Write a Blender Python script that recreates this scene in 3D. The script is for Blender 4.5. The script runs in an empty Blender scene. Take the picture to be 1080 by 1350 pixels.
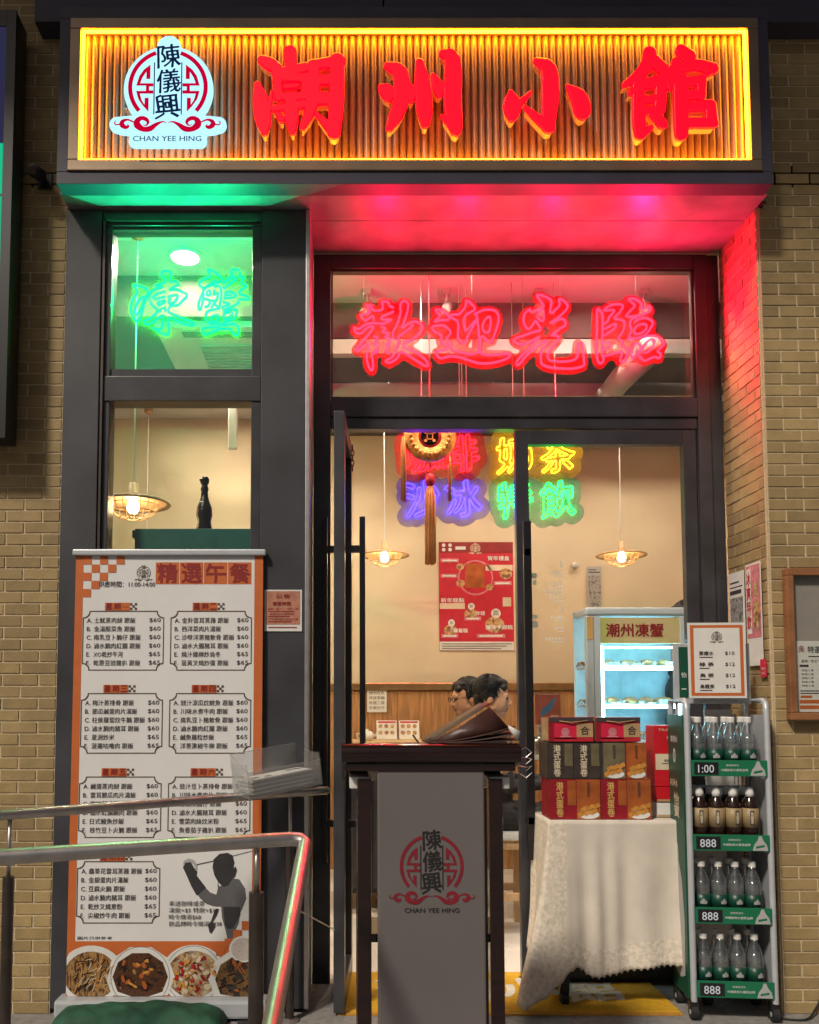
import bpy, bmesh, math, random
import numpy as np
from mathutils import Vector, Matrix
random.seed(7)
R = math.radians
scn = bpy.context.scene
C = scn.collection

# ------------------------------------------------------------------ camera
cam_data = bpy.data.cameras.new('camera')
cam = bpy.data.objects.new('camera', cam_data); C.objects.link(cam)
cam.location = (0, -3.49, 1.27); cam.rotation_euler = (R(93.7), 0, 0)
cam_data.lens = 29.33; cam_data.sensor_width = 36; cam_data.sensor_fit = 'AUTO'
cam_data.shift_x = 0.063; cam_data.shift_y = 0.1326
cam_data.clip_start = 0.05; cam_data.clip_end = 500
scn.camera = cam

# ------------------------------------------------------------------ night sky, one warm key light, exposure
SUN_DIR = Vector((0.10, 0.13, -0.165)).normalized()
world = bpy.data.worlds.new('World'); scn.world = world; world.use_nodes = True
wn = world.node_tree.nodes; wl = world.node_tree.links
sky = wn.new('ShaderNodeTexSky'); sky.sky_type = 'NISHITA'; sky.sun_disc = False
sky.sun_elevation = math.asin(-SUN_DIR.z); sky.sun_rotation = math.atan2(-SUN_DIR.x, -SUN_DIR.y)
sky.dust_density = 6.0; sky.air_density = 0.6; sky.ozone_density = 0.5
wl.new(sky.outputs[0], wn['Background'].inputs[0]); wn['Background'].inputs[1].default_value = 0.012
sun_data = bpy.data.lights.new('street_light_glow', 'SUN'); sun = bpy.data.objects.new('street_light_glow', sun_data); C.objects.link(sun)
sun_data.energy = 1.45; sun_data.angle = R(7); sun_data.color = (1, .89, .74)
sun.rotation_euler = SUN_DIR.to_track_quat('-Z', 'Y').to_euler(); sun.location = (-3, -5, 7)
scn.view_settings.view_transform = 'Standard'; scn.view_settings.look = 'None'
scn.view_settings.exposure = 1.0; scn.view_settings.gamma = 1; scn.view_settings.use_curve_mapping = False
scn.render.engine = 'CYCLES'
scn.cycles.use_denoising = True
scn.cycles.max_bounces = 7; scn.cycles.transparent_max_bounces = 24; scn.cycles.sample_clamp_indirect = 4
scn.cycles.caustics_reflective = False; scn.cycles.caustics_refractive = False

# ------------------------------------------------------------------ materials
M = {}
def nodes_of(name):
    m = bpy.data.materials.new(name); m.use_nodes = True
    return m, m.node_tree.nodes, m.node_tree.links
def mat(name, col, rough=.6, metal=0., var=.06, scale=18., bump=0., bscale=60., rand=0., spec=.5, coat=0., stretch=None):
    """Principled surface with a little tonal noise, optional fine relief and a per-object random tone."""
    m, n, l = nodes_of(name); b = n['Principled BSDF']
    b.inputs['Roughness'].default_value = rough; b.inputs['Metallic'].default_value = metal
    b.inputs['Specular IOR Level'].default_value = spec; b.inputs['Coat Weight'].default_value = coat
    tc = n.new('ShaderNodeTexCoord'); src = tc.outputs['Object']
    if rand: src = n.new('ShaderNodeNewGeometry').outputs['Position']
    if stretch:
        mp = n.new('ShaderNodeMapping'); mp.inputs['Scale'].default_value = stretch; l.new(src, mp.inputs[0]); src = mp.outputs[0]
    nz = n.new('ShaderNodeTexNoise'); nz.inputs['Scale'].default_value = scale; nz.inputs['Detail'].default_value = 5
    l.new(src, nz.inputs['Vector'])
    mr = n.new('ShaderNodeMapRange'); mr.inputs['From Min'].default_value = .25; mr.inputs['From Max'].default_value = .75
    mr.inputs['To Min'].default_value = 1 - var * 1.6; mr.inputs['To Max'].default_value = 1 + var * 1.6
    l.new(nz.outputs['Fac'], mr.inputs['Value'])
    val = mr.outputs[0]
    if rand:
        oi = n.new('ShaderNodeObjectInfo'); r2 = n.new('ShaderNodeMapRange')
        r2.inputs['To Min'].default_value = 1 - rand; r2.inputs['To Max'].default_value = 1 + rand
        l.new(oi.outputs['Random'], r2.inputs['Value'])
        mu = n.new('ShaderNodeMath'); mu.operation = 'MULTIPLY'; l.new(val, mu.inputs[0]); l.new(r2.outputs[0], mu.inputs[1]); val = mu.outputs[0]
    vm = n.new('ShaderNodeVectorMath'); vm.operation = 'SCALE'; vm.inputs[0].default_value = col[:3]
    l.new(val, vm.inputs['Scale']); l.new(vm.outputs[0], b.inputs['Base Color'])
    if bump:
        n2 = n.new('ShaderNodeTexNoise'); n2.inputs['Scale'].default_value = bscale; n2.inputs['Detail'].default_value = 4
        l.new(src, n2.inputs['Vector'])
        bp = n.new('ShaderNodeBump'); bp.inputs['Strength'].default_value = bump; bp.inputs['Distance'].default_value = .01
        l.new(n2.outputs['Fac'], bp.inputs['Height']); l.new(bp.outputs[0], b.inputs['Normal'])
    M[name] = m; return m
def emit(name, col, s):
    m, n, l = nodes_of(name); n.remove(n['Principled BSDF']); e = n.new('ShaderNodeEmission')
    e.inputs[0].default_value = (*col, 1); e.inputs[1].default_value = s
    l.new(e.outputs[0], n['Material Output'].inputs[0]); M[name] = m; return m
def glass(name, tint=(1, 1, 1), refl=1.0, rough=.01, dust=0., dust_glow_col=(.8, .8, .8), ior=1.5):
    """Thin sheet: lets light straight through, mirrors by Fresnel, optional dust or neon glow tint that catches light."""
    m, n, l = nodes_of(name); n.remove(n['Principled BSDF'])
    t = n.new('ShaderNodeBsdfTransparent'); t.inputs[0].default_value = (*tint, 1)
    g = n.new('ShaderNodeBsdfGlossy'); g.inputs['Roughness'].default_value = rough
    f = n.new('ShaderNodeFresnel'); ge = n.new('ShaderNodeNewGeometry'); mi_ = n.new('ShaderNodeMath'); mi_.operation = 'MULTIPLY_ADD'
    mi_.inputs[1].default_value = 1 / ior - ior; mi_.inputs[2].default_value = ior; l.new(ge.outputs['Backfacing'], mi_.inputs[0]); l.new(mi_.outputs[0], f.inputs['IOR'])   # thin sheet: same mirror strength from both faces
    mu = n.new('ShaderNodeMath'); mu.operation = 'MULTIPLY'; mu.inputs[1].default_value = refl; l.new(f.outputs[0], mu.inputs[0])
    base = t.outputs[0]
    if dust:
        d = n.new('ShaderNodeBsdfDiffuse'); d.inputs[0].default_value = (*dust_glow_col, 1)
        tr = n.new('ShaderNodeBsdfTranslucent'); tr.inputs[0].default_value = (*dust_glow_col, 1)
        ad = n.new('ShaderNodeMixShader'); ad.inputs[0].default_value = .5; l.new(d.outputs[0], ad.inputs[1]); l.new(tr.outputs[0], ad.inputs[2])
        nz = n.new('ShaderNodeTexNoise'); nz.inputs['Scale'].default_value = 9; nz.inputs['Detail'].default_value = 8
        tc = n.new('ShaderNodeTexCoord'); l.new(tc.outputs['Object'], nz.inputs['Vector'])
        mr = n.new('ShaderNodeMapRange'); mr.inputs['From Min'].default_value = .3; mr.inputs['From Max'].default_value = .7
        mr.inputs['To Min'].default_value = dust * .7; mr.inputs['To Max'].default_value = dust * 1.3; l.new(nz.outputs['Fac'], mr.inputs['Value'])
        mx0 = n.new('ShaderNodeMixShader'); l.new(mr.outputs[0], mx0.inputs[0]); l.new(t.outputs[0], mx0.inputs[1]); l.new(ad.outputs[0], mx0.inputs[2]); base = mx0.outputs[0]
    mx = n.new('ShaderNodeMixShader'); l.new(mu.outputs[0], mx.inputs[0]); l.new(base, mx.inputs[1]); l.new(g.outputs[0], mx.inputs[2])
    l.new(mx.outputs[0], n['Material Output'].inputs[0]); M[name] = m; return m
def blotch(name, cols, scale=30., rough=.5, detail=6., vor=False, stretch=None):
    """Flat print of food and photographs: noise through a colour ramp."""
    m, n, l = nodes_of(name); b = n['Principled BSDF']; b.inputs['Roughness'].default_value = rough
    tc = n.new('ShaderNodeTexCoord'); mp = n.new('ShaderNodeMapping'); l.new(tc.outputs['Object'], mp.inputs[0])
    if stretch: mp.inputs['Scale'].default_value = stretch
    if vor:
        nz = n.new('ShaderNodeTexVoronoi'); nz.inputs['Scale'].default_value = scale; o = nz.outputs['Color']
    else:
        nz = n.new('ShaderNodeTexNoise'); nz.inputs['Scale'].default_value = scale; nz.inputs['Detail'].default_value = detail; o = nz.outputs['Fac']
    l.new(mp.outputs[0], nz.inputs['Vector'])
    cr = n.new('ShaderNodeValToRGB'); cr.color_ramp.interpolation = 'LINEAR'
    e = cr.color_ramp.elements
    lo, hi = (.1, .9) if vor else (.3, .7)
    while len(e) < len(cols): e.new(.5)
    for i, c in enumerate(cols):
        e[i].position = lo + (hi - lo) * i / (len(cols) - 1); e[i].color = (*c, 1)
    l.new(o, cr.inputs[0]); l.new(cr.outputs[0], b.inputs['Base Color']); M[name] = m; return m

mat('brick', (.355, .255, .118), .75, var=.10, scale=14, bump=.25, bscale=160, rand=.15)
m = M['brick']; n = m.node_tree.nodes; l = m.node_tree.links; b = n['Principled BSDF']; src_ = b.inputs['Base Color'].links[0].from_socket
g_ = n.new('ShaderNodeNewGeometry'); nz = n.new('ShaderNodeTexNoise'); nz.inputs['Scale'].default_value = 2.2; nz.inputs['Detail'].default_value = 7; l.new(g_.outputs['Position'], nz.inputs['Vector'])
mr = n.new('ShaderNodeMapRange'); mr.inputs['From Min'].default_value = .35; mr.inputs['From Max'].default_value = .65; mr.inputs['To Min'].default_value = .80; mr.inputs['To Max'].default_value = 1.1; l.new(nz.outputs['Fac'], mr.inputs['Value'])
vm = n.new('ShaderNodeVectorMath'); vm.operation = 'SCALE'; l.new(src_, vm.inputs[0]); l.new(mr.outputs[0], vm.inputs['Scale']); l.new(vm.outputs[0], b.inputs['Base Color'])
mat('mortar', (.60, .49, .32), .9, var=.12, scale=60, bump=.3, bscale=200)
mat('dark_frame', (.042, .042, .049), .33, var=.30, scale=5, spec=.6, bump=.05, bscale=160)
mat('dark_panel', (.040, .041, .050), .46, var=.30, scale=3, bump=.10, bscale=240)
mat('sign_box', (.050, .048, .078), .5, var=.15, scale=4)
mat('sign_frame', (.30, .22, .15), .38, metal=.6, var=.12, scale=7)
mat('flute', (.46, .33, .22), .34, metal=.3, var=.08, scale=8)
mat('soffit', (.22, .21, .225), .33, var=.22, scale=7, spec=.5, bump=.06, bscale=40)
mat('steel', (.52, .50, .49), .42, metal=1., var=.10, scale=20, bump=.03, bscale=90)
mat('steel_dark', (.10, .085, .075), .35, metal=.8, var=.15, scale=12)
mat('black_metal', (.012, .012, .014), .35, var=.1)
mat('black_rubber', (.014, .014, .015), .7, var=.1)
mat('alu', (.50, .53, .57), .4, metal=.25, var=.05)
mat('white_plastic', (.72, .72, .70), .45, var=.04)
mat('white_paper', (.74, .73, .70), .8, var=.03)
mat('banner_white', (.74, .745, .75), .6, var=.035, scale=4)
mat('orange_print', (.56, .135, .028), .6, var=.05)
mat('dark_print', (.045, .035, .038), .7, var=.05)
mat('brown_print', (.10, .06, .045), .7, var=.05)
mat('maroon_print', (.25, .012, .012), .6, var=.1)
mat('red_print', (.50, .012, .03), .55, var=.08)
mat('logo_red', (.62, .012, .055), .55, var=.05)
mat('logo_ink', (.022, .035, .085), .6, var=.05)
mat('podium_red', (.20, .008, .02), .6, var=.1)
mat('podium_ink', (.012, .012, .014), .6, var=.05)
mat('gold_print', (.62, .40, .12), .5, var=.1)
mat('cream_print', (.68, .58, .42), .6, var=.05)
mat('grey_light', (.42, .42, .42), .6, var=.05)
mat('grey_mid', (.11, .11, .115), .6, var=.15, scale=14)
mat('grey_dark', (.03, .03, .033), .6, var=.2, scale=14)
mat('wood_gloss', (.016, .006, .006), .14, var=.3, scale=10, coat=.4, stretch=(.4, 6, 6))
mat('podium_board', (.145, .130, .132), .5, var=.05, scale=3)
mat('wood', (.40, .205, .085), .45, var=.28, scale=9, stretch=(6, 6, .5))
mat('wood_pale', (.55, .36, .19), .5, var=.15, scale=9, stretch=(4, 4, .6))
mat('wood_frame', (.27, .12, .05), .45, var=.2, scale=10)
mat('brass', (.50, .30, .14), .3, metal=.8, var=.1)
mat('cream_wall', (.66, .55, .385), .85, var=.035, scale=3, bump=.05, bscale=120)
mat('ceiling_white', (.50, .48, .47), .85, var=.06, scale=3)
mat('ceiling_dark', (.10, .085, .085), .85, var=.2, scale=3)
mat('duct', (.32, .31, .31), .5, var=.15, scale=4)
mat('tile_floor', (.66, .62, .58), .32, var=.04, scale=3, rand=.03)
mat('grout', (.40, .37, .34), .9)
mat('paving', (.235, .225, .215), .75, var=.16, scale=30, bump=.2, bscale=120)
mat('pavement', (.17, .165, .16), .85, var=.15, scale=20, bump=.2, bscale=90)
mat('mat_yellow', (.62, .34, .012), .8, var=.10, scale=60, bump=.3, bscale=400)
mat('mat_edge', (.52, .25, .03), .8, var=.1)
mat('mat_white', (.70, .66, .58), .8, var=.08)
mat('cloth', (.66, .60, .52), .9, var=.06, scale=9, bump=.12, bscale=160)
mat('cloth_lace', (.68, .61, .51), .9, var=.14, scale=55, bump=.3, bscale=110)
mat('bag_green', (.012, .075, .042), .75, var=.3, scale=14, bump=.7, bscale=16)
mat('rack_green', (.008, .16, .075), .45, var=.05)
mat('rack_green_dark', (.006, .075, .045), .45, var=.1)
mat('label_green', (.005, .055, .035), .4, var=.1)
mat('board_green', (.012, .11, .085), .4, var=.1)
mat('label_tan', (.32, .23, .12), .5, var=.08)
mat('tea', (.020, .008, .005), .15, var=.2, spec=.6)
mat('cap_grey', (.42, .43, .43), .5, var=.06)
mat('leather', (.055, .022, .018), .42, var=.25, scale=16, bump=.1)
mat('skin', (.68, .35, .20), .5, var=.05, scale=20)
mat('lips', (.42, .17, .14), .5)
mat('hair', (.010, .009, .009), .42, var=.3, scale=60, bump=.6, bscale=110, stretch=(1, 1, .3))
mat('shirt_white', (.68, .67, .66), .85, var=.05)
mat('shirt_blue', (.06, .10, .20), .85, var=.1)
mat('shirt_dark', (.02, .02, .023), .85, var=.2)
mat('red_box', (.55, .008, .018), .45, var=.06)
mat('egg_red', (.27, .010, .020), .4, var=.15, scale=20)
mat('egg_dark', (.045, .035, .03), .4, var=.2, scale=20)
mat('egg_olive', (.16, .135, .075), .4, var=.25, scale=14)
mat('egg_orange', (.38, .10, .022), .4, var=.25, scale=12)
mat('egg_roll', (.60, .27, .05), .5, var=.2, scale=40)
mat('kraft', (.42, .27, .13), .7, var=.1)
mat('pink_print', (.60, .20, .24), .6, var=.25, scale=30)
mat('fridge_white', (.52, .60, .65), .4, var=.04)
mat('fridge_in', (.55, .72, .78), .5, var=.08)
mat('bronze_dark', (.016, .013, .011), .22, metal=.4, var=.3, scale=30, bump=.5, bscale=50)
mat('gold', (.80, .40, .08), .45, metal=.15, var=.3, scale=40, bump=.5, bscale=130)
mat('tassel', (.85, .36, .12), .8, var=.2, scale=50, stretch=(8, 8, .5))
mat('ac_white', (.58, .58, .57), .5, var=.04)
mat('sausage_red', (.45, .01, .02), .7)
mat('salmon', (.46, .20, .13), .7, var=.2, scale=30)
mat('board_brown', (.33, .085, .06), .6, var=.1)
mat('board_blue', (.05, .16, .34), .6)
mat('grey_board', (.35, .31, .285), .8, var=.05)
blotch('noodle_print', [(.02, .008, .005), (.10, .035, .015), (.42, .25, .09), (.03, .01, .008)], 60, vor=False, stretch=(1.6, 1, .5))
blotch('stew_print', [(.012, .005, .004), (.04, .012, .006), (.10, .035, .012), (.03, .01, .005), (.42, .22, .07)], 30)
blotch('pork_print', [(.30, .02, .01), (.55, .36, .16), (.12, .03, .01), (.60, .50, .32), (.05, .02, .01)], 85, vor=True)
blotch('beef_print', [(.01, .007, .006), (.035, .018, .01), (.20, .10, .03), (.015, .01, .008)], 34)
blotch('rice_print', [(.42, .37, .33), (.58, .52, .48), (.35, .30, .27)], 90)
blotch('dish_print', [(.45, .22, .06), (.62, .40, .16), (.20, .06, .03), (.60, .45, .30)], 60, vor=True)
blotch('crab_ice', [(.22, .33, .38), (.62, .72, .74), (.35, .40, .36), (.70, .78, .80)], 45, vor=True)
blotch('banner_fade', [(.42, .52, .10), (.62, .50, .28), (.45, .56, .12)], 4)
blotch('grey_photo', [(.04, .04, .04), (.20, .19, .18), (.40, .38, .36), (.08, .07, .07)], 34)
glass('pane', (.97, .98, .97), 1.0, .008)
glass('pane_dusty', (.97, .98, .97), 1.0, .02, dust=.05)
glass('acrylic', (.94, .95, .95), 1.2, .12, dust=.16)
for nm_, c_ in (('red', (.75, .008, .03)), ('green', (.03, .75, .45)), ('purple', (.12, .06, .80)), ('yellow', (.80, .62, .02))): glass('neon_board_' + nm_, (.97, .97, .97), .2, .12, dust=.46, dust_glow_col=c_); glass('neon_small_' + nm_, (.97, .97, .97), .2, .12, dust=.36, dust_glow_col=c_)  # board tint carries the neon halo as colour
glass('window_glow_board', (.97, .97, .97), .2, .12, dust=.13, dust_glow_col=(.02, .80, .45))  # green glow over the window put into the board tint
glass('pet', (.95, .97, .98), 4.2, .06, dust=.09, dust_glow_col=(.75, .8, .82))
glass('fridge_glass', (.93, .98, 1.), .6, .02)
emit('logo_red_lit', (.80, .0, .045), .36); emit('logo_ink_lit', (.012, .035, .12), .22)
m, n, l = nodes_of('decal_white'); d_ = n['Principled BSDF']; d_.inputs['Base Color'].default_value = (.85, .85, .83, 1); t_ = n.new('ShaderNodeBsdfTranslucent'); t_.inputs[0].default_value = (.9, .9, .88, 1)
x_ = n.new('ShaderNodeMixShader'); x_.inputs[0].default_value = .6; l.new(d_.outputs[0], x_.inputs[1]); l.new(t_.outputs[0], x_.inputs[2]); l.new(x_.outputs[0], n['Material Output'].inputs[0]); M['decal_white'] = m
emit('neon_red', (1, .0030, .0085), 16.0)
emit('neon_red_small', (1, .004, .016), 7.0)
emit('neon_green', (.0, 1, .026), 12.0)
emit('neon_green_small', (.005, 1, .10), 5)
emit('neon_purple', (.022, .012, 1), 10.0)
emit('neon_yellow', (1, .62, .015), 5)
m = mat('letter_red', (.30, .0, .004), .22, var=.05, coat=.5); b = m.node_tree.nodes['Principled BSDF']; b.inputs['Emission Color'].default_value = (1, 0, .006, 1); b.inputs['Emission Strength'].default_value = 1.7
emit('logo_white', (.46, .84, 1.0), .62)
emit('amber_led', (1, .29, .005), 21.0)
emit('downlight', (1, .85, .64), 580)
emit('bulb', (1, .74, .40), 30)
emit('fridge_led', (.40, .85, 1), 13)
emit('green_reflection_glow', (.01, .55, .28), .45)  # green reflection in the box's glass door, put in as emission
emit('violet_lightbox', (.14, .14, .36), .09)
emit('digit_led', (.7, .68, .66), .35)

# ------------------------------------------------------------------ mesh helpers
class MB:
    """Collects shapes; build() links them as one mesh object."""
    def __init__(s): s.v = []; s.f = []; s.m = []
    def add(s, vs, fs, mi=0):
        k = len(s.v); s.v += [tuple(p) for p in vs]; s.f += [tuple(i + k for i in f) for f in fs]; s.m += [mi] * len(fs); return s
    def box(s, x0, x1, y0, y1, z0, z1, mi=0, bev=0.):
        if bev:
            bm = bmesh.new(); bmesh.ops.create_cube(bm, size=1)
            for v in bm.verts: v.co = Vector(((x0 + x1) / 2 + v.co.x * (x1 - x0), (y0 + y1) / 2 + v.co.y * (y1 - y0), (z0 + z1) / 2 + v.co.z * (z1 - z0)))
            bmesh.ops.bevel(bm, geom=bm.edges[:], offset=bev, segments=2, affect='EDGES', profile=.6)
            bm.verts.ensure_lookup_table()
            s.add([v.co for v in bm.verts], [[v.index for v in f.verts] for f in bm.faces], mi); bm.free(); return s
        return s.add([(x0, y0, z0), (x1, y0, z0), (x1, y1, z0), (x0, y1, z0), (x0, y0, z1), (x1, y0, z1), (x1, y1, z1), (x0, y1, z1)],
                     [(3, 2, 1, 0), (4, 5, 6, 7), (0, 1, 5, 4), (1, 2, 6, 5), (2, 3, 7, 6), (3, 0, 4, 7)], mi)
    def rect(s, x0, x1, z0, z1, y=0., mi=0):
        return s.add([(x0, y, z0), (x1, y, z0), (x1, y, z1), (x0, y, z1)], [(0, 1, 2, 3)], mi)
    def poly(s, pts, y=0., mi=0, d=0.):
        """Flat outline in the x-z plane facing -y, with depth d behind it."""
        a = sum(p[0] * q[1] - q[0] * p[1] for p, q in zip(pts, pts[1:] + pts[:1]))
        if a < 0: pts = pts[::-1]
        n = len(pts)
        if not d: return s.add([(x, y, z) for x, z in pts], [tuple(range(n))], mi)
        return s.add([(x, y, z) for x, z in pts] + [(x, y + d, z) for x, z in pts],
                     [tuple(range(n)), tuple(range(2 * n - 1, n - 1, -1))] + [(i, i + n, (i + 1) % n + n, (i + 1) % n) for i in range(n)], mi)
    def disc(s, cx, cz, rx, rz=None, y=0., mi=0, n=28, d=0.):
        rz = rz or rx
        return s.poly([(cx + rx * math.cos(2 * math.pi * i / n), cz + rz * math.sin(2 * math.pi * i / n)) for i in range(n)], y, mi, d)
    def tube(s, pts, r, n=8, closed=False, mi=0, caps=True):
        pts = [Vector(p) for p in pts]; rs = r if isinstance(r, (list, tuple)) else [r] * len(pts)
        m = len(pts); vs = []; up = None
        for i, p in enumerate(pts):
            a = pts[(i - 1) % m] if (closed or i) else p; b = pts[(i + 1) % m] if (closed or i < m - 1) else p
            t = (b - a); t = t.normalized() if t.length > 1e-9 else Vector((0, 0, 1))
            if up is None:
                up = Vector((0, 1, 0)) if abs(t.y) < .8 else Vector((1, 0, 0))
            u = (up - t * up.dot(t))
            u = u.normalized() if u.length > 1e-6 else t.orthogonal().normalized()
            w = t.cross(u); up = u
            vs += [p + (u * math.cos(2 * math.pi * k / n) + w * math.sin(2 * math.pi * k / n)) * rs[i] for k in range(n)]
        fs = []
        for i in range(m if closed else m - 1):
            j = (i + 1) % m
            fs += [(i * n + k, i * n + (k + 1) % n, j * n + (k + 1) % n, j * n + k) for k in range(n)]
        if caps and not closed: fs += [tuple(range(n - 1, -1, -1)), tuple((m - 1) * n + k for k in range(n))]
        return s.add(vs, fs, mi)
    def lathe(s, prof, n=20, c=(0, 0, 0), mi=0, mat4=None):
        vs = []
        for r, z in prof:
            for k in range(n):
                a = 2 * math.pi * k / n; p = Vector((r * math.cos(a), r * math.sin(a), z))
                if mat4: p = mat4 @ p
                vs.append(p + Vector(c))
        fs = [(i * n + k, i * n + (k + 1) % n, (i + 1) * n + (k + 1) % n, (i + 1) * n + k) for i in range(len(prof) - 1) for k in range(n)]
        if prof[0][0] > 1e-6: fs.append(tuple(range(n - 1, -1, -1)))
        if prof[-1][0] > 1e-6: fs.append(tuple((len(prof) - 1) * n + k for k in range(n)))
        return s.add(vs, fs, mi)
    def mesh(s, name, mats, smooth=False):
        me = bpy.data.meshes.new(name); me.from_pydata(s.v, [], s.f)
        for m in ([mats] if isinstance(mats, str) else mats): me.materials.append(M[m])
        me.polygons.foreach_set('material_index', s.m)
        if smooth: me.polygons.foreach_set('use_smooth', [True] * len(s.f))
        me.update(); return me
    def build(s, name, mats, parent=None, smooth=False, loc=(0, 0, 0)):
        return link(name, s.mesh(name, mats, smooth), parent, loc)
def link(name, data, parent=None, loc=(0, 0, 0)):
    o = bpy.data.objects.new(name, data); C.objects.link(o); o.location = loc
    if parent: o.parent = parent
    return o
def tag(o, label, cat, group=None, kind=None):
    if label: o['label'] = label
    if cat: o['category'] = cat
    if group: o['group'] = group
    if kind: o['kind'] = kind
    return o
def thing(name, label, cat, loc=(0, 0, 0), rz=0., group=None):
    o = link(name, None, None, loc); o.rotation_euler = (0, 0, rz); o.empty_display_size = .1
    return tag(o, label, cat, group)
def structure(o): o['kind'] = 'structure'; return o
def smooth_angle(o, a=40):
    me = o.data
    for p in me.polygons: p.use_smooth = True
    me.set_sharp_from_angle(angle=R(a)); return o
def mesh_of(o, name):
    dg = bpy.context.evaluated_depsgraph_get(); dg.update()
    me = bpy.data.meshes.new_from_object(o.evaluated_get(dg)); me.name = name; return me

# ---- type: every string becomes a mesh, fitted into a box in the x-z plane facing -y
_tc = {}
def text_geo(s, bold=0., res=2):
    k = (s, bold, res)
    if k not in _tc:
        cu = bpy.data.curves.new('lettering', 'FONT'); cu.body = s; cu.size = 1; cu.resolution_u = res; cu.offset = bold; cu.space_line = .95
        o = bpy.data.objects.new('lettering', cu); C.objects.link(o)
        me = mesh_of(o, 'lettering')
        v = np.array([p.co[:2] for p in me.vertices]) if len(me.vertices) else np.zeros((1, 2))
        f = [tuple(p.vertices) for p in me.polygons]
        bpy.data.objects.remove(o); bpy.data.curves.remove(cu); bpy.data.meshes.remove(me)
        _tc[k] = (v, f)
    return _tc[k]
def type_into(mb, s, x, z, h, w=None, y=0., mi=0, bold=0., align='l', flip=False, res=2):
    """Adds string s: cap/ideograph box of height h with lower edge z; width w squeezes it; align l, c or r about x."""
    v, f = text_geo(s, 0., res)
    lo = v.min(0); hi = v.max(0); ext = hi - lo
    ref = max(ext[1], .62); k = h / ref
    kx = (w / ext[0]) if w and ext[0] > 0 else k
    X = (v[:, 0] - lo[0]) * kx; Z = (v[:, 1] - lo[1]) * k; W = ext[0] * kx
    if flip: X = W - X
    X = X + (x if align == 'l' else x - W / 2 if align == 'c' else x - W)
    fl_ = [t[::-1] for t in f] if flip else f; d = bold * k * .9
    for i, (dx, dz) in enumerate(((-d, 0), (d, 0), (0, d), (0, -d)) if bold > .015 else ((-d * .8, 0), (d * .8, 0)) if bold else ((0, 0),)):   # heavier type: overprinted a hair apart
        mb.add([(a + dx, y - .00012 * i, b + z + dz) for a, b in zip(X, Z)], fl_, mi)
    return mb

# ---- brush shapes: distance field of tapered strokes, traced by marching squares
def trace(F, x0, y0, h, lev=0.):
    """Closed outlines of F < lev on a grid with spacing h."""
    S = F < lev; ny, nx = F.shape
    idx = S[:-1, :-1] * 1 + S[:-1, 1:] * 2 + S[1:, 1:] * 4 + S[1:, :-1] * 8
    E = {1: [(3, 0)], 2: [(0, 1)], 3: [(3, 1)], 4: [(1, 2)], 5: [(3, 2), (1, 0)], 6: [(0, 2)], 7: [(3, 2)], 8: [(2, 3)], 9: [(2, 0)], 10: [(0, 3), (2, 1)], 11: [(2, 1)], 12: [(1, 3)], 13: [(1, 0)], 14: [(0, 3)]}
    def key(i, j, e): return ((i, j, 0), (i, j + 1, 1), (i + 1, j, 0), (i, j, 1))[e]
    def pt(k):
        i, j, d = k; a = F[i, j]; b = F[i, j + 1] if d == 0 else F[i + 1, j]; t = (lev - a) / (b - a) if b != a else .5
        return (x0 + (j + (t if d == 0 else 0)) * h, y0 + (i + (t if d else 0)) * h)
    nxt = {}
    for i, j in zip(*np.nonzero((idx > 0) & (idx < 15))):
        for a, b in E[int(idx[i, j])]: nxt[key(i, j, a)] = key(i, j, b)
    loops = []
    while nxt:
        s0 = next(iter(nxt)); loop = []; k = s0
        while k in nxt: loop.append(pt(k)); k = nxt.pop(k)
        if len(loop) > 7: loops.append(loop)
    return loops
def smooth_loop(p, it=2, step=1):
    a = np.array(p)
    for _ in range(it): a = .5 * a + .25 * (np.roll(a, 1, 0) + np.roll(a, -1, 0))
    a = a[::step] if len(a) > 6 * step else a
    return [tuple(q) for q in a]
def field(strokes, pad, h, extra=None):
    P = np.array([p[:2] for s in strokes for p in s]); x0, y0 = P.min(0) - pad; x1, y1 = P.max(0) + pad
    X, Y = np.meshgrid(np.arange(x0, x1, h), np.arange(y0, y1, h)); F = np.full(X.shape, 1e9)
    for s in strokes:
        s = list(s) if len(s) > 1 else [s[0], (s[0][0] + .01, s[0][1], s[0][2])]
        for a, b in zip(s, s[1:]):
            d = np.array([b[0] - a[0], b[1] - a[1]], float); L = max(d @ d, 1e-9)
            t = np.clip(((X - a[0]) * d[0] + (Y - a[1]) * d[1]) / L, 0, 1)
            F = np.minimum(F, np.hypot(X - a[0] - t * d[0], Y - a[1] - t * d[1]) - .5 * (a[2] + (b[2] - a[2]) * t))
    return F, x0, y0
def curve_in(strokes):
    """Catmull-Rom through each stroke's points (any width of tuple)."""
    out = []
    for s in strokes:
        if len(s) < 3: out.append(s); continue
        P = np.array(s, float); Q = np.vstack([2 * P[0] - P[1], P, 2 * P[-1] - P[-2]]); r = []
        for i in range(1, len(Q) - 2):
            for t in (0, .34, .67):
                r.append(.5 * ((2 * Q[i]) + (Q[i + 1] - Q[i - 1]) * t + (2 * Q[i - 1] - 5 * Q[i] + 4 * Q[i + 1] - Q[i + 2]) * t * t + (3 * Q[i] - Q[i - 1] - 3 * Q[i + 1] + Q[i + 2]) * t ** 3))
        r.append(P[-1]); out.append([tuple(q) for q in r])
    return out
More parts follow.
